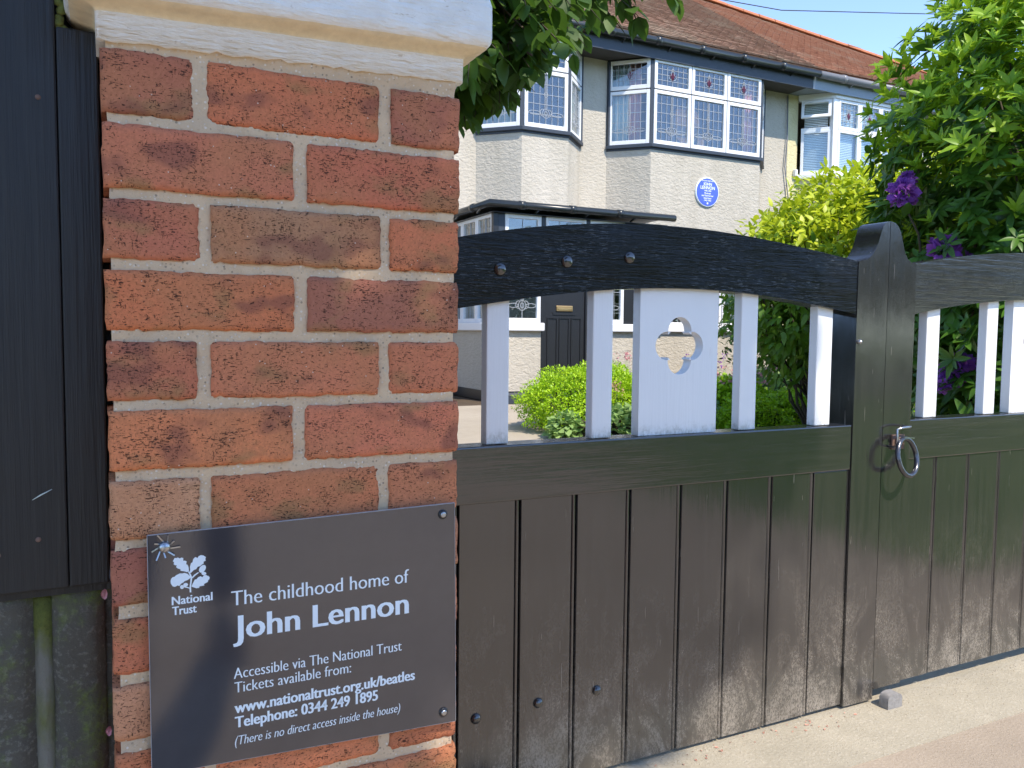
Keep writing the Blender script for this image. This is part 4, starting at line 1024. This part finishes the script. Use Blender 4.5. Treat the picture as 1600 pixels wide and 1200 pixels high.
# --- tree behind the pillar whose branch hangs over the cap
tree = thing('overhanging_tree', 'dark leafy tree behind the brick pillar with branches hanging over the white cap', 'tree', (-.9,2.0,0))
MB().tube([(-.9,2.0,0),(-.88,1.98,.7),(-.80,1.93,1.4),(-.62,1.85,2.0),(-.5,1.8,2.6),(-.4,1.9,3.4)],[.11,.095,.085,.075,.06,.03],10).build('trunk', M['bark'], tree, True)
def spray(brs, n, ln, tpl_len):
    """alternate leaves along twigs given as polylines"""
    P=[];D=[];U=[]
    for br in brs:
        pts=[Vector(p) for p in br]; segs=[(a,b) for a,b in zip(pts,pts[1:])]; L=sum((b-a).length for a,b in segs); k=max(2,int(L/ln)); s=0
        for i in range(k):
            d=L*(i+.5)/k
            for a,b in segs:
                l=(b-a).length
                if d<=l: break
                d-=l
            p=a.lerp(b,min(1,d/l)); t=(b-a).normalized(); side=t.cross(Vector((0,0,1))).normalized()*(1 if i%2 else -1)
            for rep in range(n):
                v=(t*.55+side*rnd.uniform(.4,1.1)+Vector((rnd.uniform(-.5,.5),rnd.uniform(-.5,.5),rnd.uniform(-.9,.25)))).normalized()
                P.append(p); D.append(v); U.append(Vector((rnd.uniform(-.5,.5),rnd.uniform(-.5,.5),1)).normalized())
    return np.array([tuple(p) for p in P]),np.array([tuple(p) for p in D]),np.array([tuple(p) for p in U])
limbs=[];twigs=[]
def limb(a,b,r0,r1,ntw,tl,down=.3):
    a=Vector(a);b=Vector(b);pts=[];n=8
    for i in range(n+1):
        s=i/n; pts.append(a.lerp(b,s)+Vector((rnd.uniform(-.03,.03),rnd.uniform(-.03,.03),.16*math.sin(math.pi*s)+rnd.uniform(-.02,.02))))
    limbs.append((pts,[r0+(r1-r0)*i/n for i in range(n+1)]))
    for k in range(ntw):
        s=rnd.uniform(.15,1); i=min(n-1,int(s*n)); p=pts[i].lerp(pts[i+1],s*n-i)
        d=((b-a).normalized()*rnd.uniform(.1,.9)+Vector((rnd.uniform(-1,1),rnd.uniform(-1,1),rnd.uniform(-.9,.5)-down))).normalized()
        q=p+d*tl*rnd.uniform(.5,1.1); m_=p.lerp(q,.5)+Vector((0,0,.03)); twigs.append([p,m_,q,q+Vector((d.x*.05,d.y*.05,-.05))])
T0=(-.5,1.8,2.35)
for b,nt in (((.95,1.15,1.78),46),((1.18,1.10,1.80),44),((.80,1.05,1.72),40),((1.30,1.25,1.90),34),((1.5,1.3,2.02),18),((.62,1.2,1.86),34),((1.05,1.25,1.72),34),((.45,1.1,2.0),24),((1.72,1.35,2.13),12),((1.62,1.15,1.98),14),((.3,1.3,2.2),20)):
    limb(T0,b,.028,.005,nt,.26,.25)
for k in range(26):                                    # the dense mass of side shoots just past the cap
    a=(rnd.uniform(.2,.8),rnd.uniform(1.0,1.7),rnd.uniform(1.75,2.1)); u_=rnd.random()
    limb(a,(rnd.uniform(.72,1.18),rnd.uniform(.95,1.35),rnd.uniform(1.62,1.90)),.008,.003,16,.17,.35)
for b in ((-1.8,2.6,3.4),(-1.6,1.2,3.2),(-.4,3.0,3.5),(.3,2.3,3.4),(-.9,.9,3.0),(.4,1.4,3.0)): limb((-.45,1.85,2.7),b,.035,.006,30,.4,0)
def lowest(p):
    """how low this side of the crown hangs at each distance from the pillar"""
    x=p[0]-.16*(p[1]-1.1); return p[2] > (1.53 if x<1.06 else 1.60+(x-1.06)*1.0 if x<1.30 else 1.92)
twigs=[t for t in twigs if lowest(t[2])]
limbs=[l for l in limbs if lowest(l[0][-1])]
mb=MB()
for pts,rr in limbs: mb.tube(pts,rr,6)
mb.build('branch', M['bark'], tree, True)
mb=MB()
for t in twigs: mb.tube(t,[.0035,.003,.002,.001],4)
mb.build('twig', M['twig'], tree, True)
P,D,U=spray(twigs,2,.034,1); tplT=leaf_template(4,.62,.18,.12,.75)
def trim(P,x0,y0,slack=0):
    """keep the hanging leaves within the reach the branches have"""
    d=P-CAM; z=d@FWv; return z
keep = np.array([lowest(p) for p in P]) & (P[:,1]>.45)
foliage(tree,tplT,P[keep],D[keep],U[keep],NP.uniform(.050,.086,keep.sum()),M['lf_tree'],n_parts=290)

# --- rhododendron right behind the second leaf
rho = thing('rhododendron_bush', 'tall glossy rhododendron with purple flowers rising behind the right gate leaf', 'bush', (4.5,1.4,0))
BL=[(4.22,1.34,1.25,.92,.86,1.25),(4.18,1.34,1.90,.92,.86,.86),(4.65,1.35,2.55,.88,.78,.62),(3.95,1.22,.75,.58,.55,.72),(5.3,1.6,1.5,1,1,1.4)]
Pw,Nw=blob_points(BL,6800,.42,.07)
tplR=leaf_template(5,.30,.16,.25,.8)
P=[];D=[];U=[];S=[];C=[];H=[]
for p,nn in zip(Pw,Nw):
    ax=nn*.8+np.array([0,0,.75])+NP.normal(0,.28,3); ax/=np.linalg.norm(ax); k=NP.randint(6,10)
    a=np.cross(ax,[0.3,.2,.93]); a/=np.linalg.norm(a); b=np.cross(ax,a); ph=NP.rand()*6.28
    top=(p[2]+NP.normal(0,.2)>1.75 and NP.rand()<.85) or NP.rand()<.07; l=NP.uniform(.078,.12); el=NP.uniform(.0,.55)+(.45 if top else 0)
    for i in range(k):
        t=ph+2.4*i; e=el+NP.normal(0,.15); d=(a*math.cos(t)+b*math.sin(t))*math.cos(e)+ax*math.sin(e)
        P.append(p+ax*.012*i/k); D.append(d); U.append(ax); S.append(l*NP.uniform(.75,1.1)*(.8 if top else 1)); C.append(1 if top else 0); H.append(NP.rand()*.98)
P,D,U,S,C,H=map(np.array,(P,D,U,S,C,H))
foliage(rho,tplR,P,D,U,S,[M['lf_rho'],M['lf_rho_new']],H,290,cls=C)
tips=[tuple(Pw[i]*.93+np.array([4.45,1.3,.9])*.07) for i in NP.choice(len(Pw),130,False)]
stems(rho,[(4.4,1.4,0),(4.5,1.3,0),(4.7,1.5,.1)],tips,.022,.004,M['twig'],'branch',.10)
def flower_head(parent, c, r, m, n=100, name='flower_head'):
    c=np.array(c); u=rand_unit(n*4); u=u[(u@np.array([-.35,-.85,.25]))>-.35][:n]
    tp=leaf_template(3,.85,-.1,.25,.9)
    ax=c+u*r*.5; return leaves_mesh(name,tp,ax,u+NP.normal(0,.35,u.shape),rand_unit(len(u)),NP.uniform(.38,.62,len(u))*r,NP.rand(len(u))*.98,m,parent,False)
for c,r in (((3.26,1.52,1.555),.075),((3.32,1.55,1.62),.05),((3.36,1.38,1.285),.085),((3.47,1.36,1.25),.05),((3.42,1.32,.755),.090),((3.34,1.34,.70),.05),((4.2,.75,1.2),.08)):
    flower_head(rho,c,r,M['petal_p'])
stems(rho,[(4.0,1.6,.4)],[(3.28,1.54,1.53),(3.38,1.40,1.26),(3.44,1.34,.74),(3.5,1.3,1.1)],.012,.004,M['twig'],'branch',.12)
# leaves gathered round the low flower heads
P=[];D=[];U=[]
for c in ((3.31,1.57,1.50),(3.40,1.42,1.22),(3.46,1.36,.70),(3.5,1.4,.95),(3.55,1.4,.60),(3.5,1.45,.45),(3.6,1.35,.85),(3.7,1.3,.9),(3.7,1.4,.7),(3.55,1.4,1.05),(3.6,1.35,1.3),(3.75,1.25,1.1)):
    for i in range(9):
        t=2.4*i; P.append(np.array(c)+NP.normal(0,.03,3)); D.append(np.array([math.cos(t),math.sin(t)*.6,-.15+NP.normal(0,.3)])); U.append(np.array([-.2,-.4,1])+NP.normal(0,.2,3))
P,D,U=map(np.array,(P,D,U)); foliage(rho,tplR,P,D,U,NP.uniform(.11,.16,len(P)),M['lf_rho'])

# --- golden shrub along the garden edge
gold = thing('golden_shrub', 'yellow green leafy shrub rising behind the arched top rail beside the rhododendron', 'shrub', (5.0,3.5,0))
BG=[(4.62,3.35,1.25,.62,.6,.62),(5.15,3.45,1.45,.8,.7,.72),(5.9,3.5,1.5,.9,.8,.85),(5.4,3.5,1.02,.95,.6,.50)]
P,N_=blob_points(BG,21000,.38,.16)
D=N_*.55+NP.normal(0,.45,P.shape)+np.array([-.15,-.1,-.22]); U=N_*.4+np.array([.1,-.2,1])+NP.normal(0,.3,P.shape)
# sunlit top put into the leaf colour: golden above, darker green copy below
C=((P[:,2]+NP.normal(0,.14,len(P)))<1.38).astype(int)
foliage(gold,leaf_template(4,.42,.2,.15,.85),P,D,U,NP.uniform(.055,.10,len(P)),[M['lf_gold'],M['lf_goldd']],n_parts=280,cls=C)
tips=[tuple(P[i]) for i in NP.choice(len(P),160,False)]
stems(gold,[(4.9,3.5,0),(5.2,3.5,0),(5.5,3.6,0)],tips,.014,.003,M['twig'],'branch',.08)
# --- dark shrubs further back
def shrub(name,label,cat,blobs,n,size,mat,wid=.45,group=None,stem=(0,0),npart=0,shell=.35):
    b=blobs[0]; r=thing(name,label,cat,(b[0],b[1],0),group); P,N_=blob_points(blobs,n,shell,.15)
    D=N_*.7+NP.normal(0,.5,P.shape)+np.array([0,0,.1]); U=N_*.5+np.array([0,0,1])+NP.normal(0,.3,P.shape)
    foliage(r,leaf_template(3,wid,.15,.15,.8),P,D,U,NP.uniform(size*.7,size*1.2,len(P)),mat,n_parts=npart)
    tips=[tuple(P[i]) for i in NP.choice(len(P),min(60,len(P)),False)]; stems(r,(b[0],b[1],0),tips,.02*max(1,b[3]),.003,M['twig'],'branch'); return r
shrub('dark_hedge','dark green hedge in shade behind the golden shrub','hedge',[(8.4,6.8,1.0,1.5,.6,1.1),(10.2,7.6,1.0,1.4,.7,1.2),(7.0,4.6,.9,.8,.6,1.0)],16000,.075,M['lf_dark'])
shrub('garden_tree','dense shaded garden tree standing in front of the neighbouring house','tree',[(10.8,6.6,2.1,1.5,1.1,1.0),(12.4,6.5,1.8,1.4,1.2,1.2),(9.2,7.2,1.7,.8,.6,.75)],14000,.09,M['lf_goldd'])
shrub('added_side_hedge','tall dark hedge added unseen left of the driveway to darken reflections','hedge',[(-2.9,3.4,1.1,.7,1.3,1.4),(-2.9,5.8,1.1,.7,1.5,1.4),(-2.7,8.2,1.2,.8,1.3,1.5)],26000,.13,M['lf_dark'])  # hedge out of view, added to darken the reflection in the gate stile
shrub('back_hedge','tall hedge at the end of the driveway left of the house','hedge',[(-4.5,13.5,1.3,2.2,.9,1.6),(-1.2,13.8,1.4,2.0,.9,1.7),(.9,13.2,1.2,1.2,.8,1.5),(-8,13.5,1.5,2.4,1,1.8)],16000,.16,M['lf_dark'])
# --- box bush and flower bed
bx_=shrub('box_bush','rounded bright yellow green box bush at the edge of the driveway','bush',[(4.02,5.5,.30,.56,.56,.30),(3.95,5.45,.22,.60,.58,.28),(4.25,5.6,.34,.42,.42,.26)],30000,.026,M['lf_box'],.55,shell=.22)
bx2=shrub('box_bush','second lower box bush seen between the second picket and the pierced panel','bush',[(4.95,5.65,.24,.42,.45,.26)],12000,.028,M['lf_box'],.55,shell=.22)
shrub('cranesbill_clump','grey green leafy clump at the foot of the rounded box bush','plant',[(3.95,4.78,.10,.30,.22,.16),(3.52,4.98,.08,.15,.14,.12),(4.35,4.8,.13,.22,.2,.18)],1500,.07,M['lf_herb'],.85,npart=120)
shrub('pale_herb','pale green herb clump right of the second box bush','plant',[(4.75,5.0,.14,.36,.3,.20),(4.45,5.0,.12,.25,.25,.20)],2400,.06,M['lf_herb'],.8,npart=60)
def fl_plant(label, blobs, n, size, mat, fls, fm, spike=0):
    r=shrub('flowering_plant',label,'plant',blobs,n,size,mat,.8,'flowering plants in the bed')
    P=[];D=[]
    mb=MB()
    for (x,y,z) in fls:
        mb.tube([(x+.02,y,.05),(x,y+.01,z*.6),(x,y,z)],[.003,.0025,.0015],4)
        for i in range(12):
            P.append((x+NP.normal(0,.014),y+NP.normal(0,.014),z+(NP.rand()*spike if spike else NP.normal(0,.012)))); D.append(rand_unit(1)[0])
    mb.build('flower_stem', M['lf_herb'], r, True)
    P=np.array(P);D=np.array(D); leaves_mesh('flower',leaf_template(2,.8),P,D,rand_unit(len(P)),NP.uniform(.018,.032,len(P)),NP.rand(len(P))*.98,fm,r); return r
def pts(x0,x1,y0,y1,z0,z1,n): return [(rnd.uniform(x0,x1),rnd.uniform(y0,y1),rnd.uniform(z0,z1)) for _ in range(n)]
fl_plant('leafy plant with pink flowers just right of the pierced panel',[(5.45,5.1,.18,.45,.36,.30)],4600,.05,M['lf_box'],pts(5.15,5.8,4.8,5.3,.42,.58,40),M['petal_k'])
fl_plant('leafy plant with faded pink flower heads between the two right pickets of the left leaf',[(6.15,5.3,.22,.55,.4,.32)],5200,.055,M['lf_herb'],pts(5.8,6.6,5.0,5.5,.44,.62,44),M['petal_k'])
fl_plant('mauve flower spikes rising in front of the shaded bay wall',[(6.25,6.5,.2,.25,.3,.3)],1200,.05,M['lf_herb'],pts(6.0,6.5,6.3,6.6,.50,.66,10),M['petal_p'],.08)
fl_plant('dried brown seed heads on thin stems in front of the rounded box bush',[(3.95,4.98,.12,.10,.08,.12)],200,.04,M['lf_herb'],pts(3.83,4.1,4.92,5.02,.30,.44,16),simple('dry_flower',(.42,.30,.16),.9),.05)
fl_plant('thin pale pink sprigs standing against the house wall right of the door',[(5.25,6.6,.2,.18,.2,.2)],500,.04,M['lf_herb'],pts(5.05,5.35,6.5,6.7,.55,.80,7),M['petal_k'],.10)
shrub('low_box_mound','low bright green mound of small leaves behind the middle rail','bush',[(5.85,4.62,.14,.48,.32,.25),(5.3,4.6,.12,.42,.3,.22)],17000,.028,M['lf_box'],.6,shell=.25)

# ------------------------------------------------------------------ across the pavement (seen in the gloss of gate and sign, and casting the dapple)
street = thing('street_tree', 'tall street tree on the verge whose crown shades the pillar', 'tree', (-2.6,-4.8,0))
MB().tube([(-2.6,-4.8,-.1),(-2.58,-4.76,.8),(-2.5,-4.7,1.8),(-2.3,-4.5,2.8),(-1.9,-4.1,3.9),(-1.4,-3.6,4.9)],[.17,.14,.125,.11,.08,.04],12).build('trunk', M['bark'], street, True)
BS=[(1.62,-2.6,4.74,.42,.5,.45),(1.12,-2.6,5.08,.95,.80,.76),(.70,-2.6,5.02,.8,.75,.7),(-.9,-3.1,5.3,1.2,1.0,.8),(.05,-2.4,4.60,.90,.70,.6),(-1.9,-4.2,5.8,1.3,1.2,1.0)]  # first lobe added to keep the pierced panel in shade
P,N_=blob_points(BS,21000,.98,.12)
# openings cut in the unseen crown so flecks of sun reach the bricks
gx=P[:,0]+.22*P[:,1]; gz=P[:,2]+1.35*P[:,1]; open_=np.zeros(len(P),bool)
for (a,b,ra,rb) in ((.350,1.045,.055,.065),(.432,1.00,.060,.085),(.375,.875,.050,.055),(.445,.83,.04,.045),(.33,.695,.05,.04)): open_|=((gx-a)/ra)**2+((gz-b)/rb)**2<1
P=P[~open_]; N_=N_[~open_]
foliage(street,leaf_template(3,.6,.1,.1,.8),P,N_*.4+NP.normal(0,.7,P.shape)+np.array([0,0,-.4]),rand_unit(len(P))+np.array([0,0,1.2]),NP.uniform(.085,.13,len(P)),M['lf_street'])
stems(street,[(-1.9,-4.1,3.9),(-1.5,-3.7,4.6)],[tuple(P[i]) for i in NP.choice(len(P),90,False)],.035,.005,M['bark'],'branch',.1)
FTL=['%s across the road, %s' % (a,b) for a,b in (('low rounded green tree','third from the left end'),('tall green tree','fourth from the left end'),('low rounded green tree','fifth from the left end'),('tall green tree','facing the front gate'),('medium green tree','just right of the one facing the gate'),('tall green tree','second to the right of the gate'),('medium green tree','third to the right of the gate'),('tall green tree','fourth to the right of the gate'),('medium green tree','fifth to the right of the gate'),('very broad tall green tree','second from the right end'),('tall green tree','at the far left end of the row'),('tall green tree','at the far right end of the row'))]
for i,(x,y,h,w) in enumerate([(-26,-34,7,5),(-15,-36,9,5.5),(-6,-34,7,4.5),(3,-37,9,6),(11,-34,7.5,5),(19,-36,10,6),(28,-33,8,6),(38,-38,11,7),(50,-36,9,7),(64,-39,12,8),(-40,-36,9,6),(82,-38,11,8)]):
    r=thing('roadside_tree', ['broad green tree across the road','tall green tree across the road'][h>11.5], 'tree',(x,y,0),'trees across the road')
    P,N_=blob_points([(x,y,h*.55,w*.85,w*.8,h*.36),(x+w*.35,y+1,h*.42,w*.6,w*.6,h*.3),(x-w*.4,y,h*.45,w*.55,w*.6,h*.28),(x,y,h*.78,w*.5,w*.5,h*.24)],5200,.6,.2)
    foliage(r,leaf_template(2,.8,.1,.1,.8),P,NP.normal(0,.7,P.shape)+N_*.5,N_+np.array([0,0,.6]),NP.uniform(.35,.6,len(P)),M['lf_far'],name='crown')
    r['label']=FTL[i]
    MB().tube([(x,y,-.1),(x+.1,y,h*.3),(x,y,h*.6)],[.35,.28,.12],8).build('trunk', M['bark'], r, True)
# ------------------------------------------------------------------ the person standing at the camera (mirrored in the sign)
person = thing('person', 'person in dark jeans and navy jacket holding a phone low in front of the pillar', 'person', (.16,-1.42,0))
def skin_body(name, verts, edges, radii, m, parent, root=0, sub=2):
    me=bpy.data.meshes.new(name); me.from_pydata(verts,edges,[]); o=link(name,me,m,parent)
    s=o.modifiers.new('skin','SKIN'); s.use_smooth_shade=True
    for i,r in enumerate(radii):
        d=me.skin_vertices[0].data[i]; d.radius=(r,r) if not isinstance(r,tuple) else r; d.use_root=(i==root)
    b=o.modifiers.new('sub','SUBSURF'); b.levels=sub; b.render_levels=sub
    return o
px,py=.16,-1.42
# legs and hips
V=[(px,py,.92),(px-.085,py,.86),(px-.105,py+.02,.48),(px-.115,py-.02,.10),(px+.085,py,.86),(px+.11,py+.02,.48),(px+.13,py-.02,.10),(px,py-.01,1.02)]
skin_body('trousers',V,[(0,1),(1,2),(2,3),(0,4),(4,5),(5,6),(0,7)],[(.145,.11),(.092,.095),(.066,.07),(.060,.062),(.092,.095),(.066,.07),(.060,.062),(.15,.10)],M['denim'],person)
for s in (-1,1):
    x=px+s*.125
    skin_body('shoe',[(x,py-.06,.05),(x,py+.02,.055),(x+.01*s,py+.13,.04),(x+.012*s,py+.18,.03)],[(0,1),(1,2),(2,3)],[(.045,.04),(.05,.05),(.048,.036),(.035,.024)],M['shoe'],person)
V=[(px,py-.01,1.02),(px,py-.015,1.22),(px,py-.02,1.40),(px,py-.01,1.49),(px-.17,py-.02,1.40),(px-.215,py+.0,1.14),(px-.15,py+.19,1.00),(px+.17,py-.02,1.40),(px+.215,py+.0,1.14),(px+.08,py+.20,1.00)]
skin_body('jacket',V,[(0,1),(1,2),(2,3),(2,4),(4,5),(5,6),(2,7),(7,8),(8,9)],[(.165,.12),(.165,.12),(.17,.115),(.06,.06),(.07,.07),(.052,.055),(.038,.04),(.07,.07),(.052,.055),(.038,.04)],M['jacket'],person)
hd=MB().lathe((px,py+.02,1.50),(0,.12,1),[(.045,-.06),(.048,0),(.055,.035),(.078,.07),(.088,.13),(.086,.18),(.065,.225),(.02,.25)],16).build('head', M['skin'], person, True)
MB().lathe((px,py+.11,1.585),(0,1,-.35),[(.016,-.02),(.013,.01),(.006,.03)],8).build('nose', M['skin'], hd, True)
for s in (-1,1):
    MB().lathe((px+s*.086,py+.01,1.60),(s,0,0),[(.026,-.005),(.028,.006),(.016,.012)],10).build('ear', M['skin'], hd, True)
    MB().lathe((px+s*.032,py+.095,1.625),(0,1,-.2),[(.012,-.004),(.011,.004),(.004,.008)],10).build('eye', M['darkprint'], hd, True)
MB().box(px-.026,px+.026,py+.088,py+.100,1.545,1.552).build('mouth', M['stain'], hd, bevel=.002)
MB().lathe((px,py-.005,1.53),(0,.02,1),[(.070,.02),(.090,.06),(.098,.12),(.096,.18),(.072,.235),(.02,.262)],16).build('hair', M['hair'], person, True)
tag(MB().box(-.075,.075,-1.100,-1.092,.872,.945).build('phone', M['darkprint'], None, bevel=.003), 'black phone held sideways at waist height facing the gate', 'phone')
for s,hx in ((-1,-.075),(1,.075)):
    ax=px-.15 if s<0 else px+.08
    V=[(ax,py+.19,1.00),(hx+s*.035,-1.15,.925),(hx+s*.022,-1.125,.905)]
    skin_body('hand',V,[(0,1),(1,2)],[(.028,.026),(.032,.018),(.030,.016)],M['skin'],person)
    for k in range(4):
        z=.880+.018*k
        skin_body('finger',[(hx+s*.025,-1.122,z),(hx+s*.020,-1.098,z),(hx-s*.004,-1.086,z)],[(0,1),(1,2)],[.0085,.0078,.0065],M['skin'],person,0,1)
    skin_body('thumb',[(hx+s*.02,-1.125,.93),(hx+s*.004,-1.118,.945),(hx-s*.02,-1.110,.945)],[(0,1),(1,2)],[.010,.009,.0075],M['skin'],person,0,1)
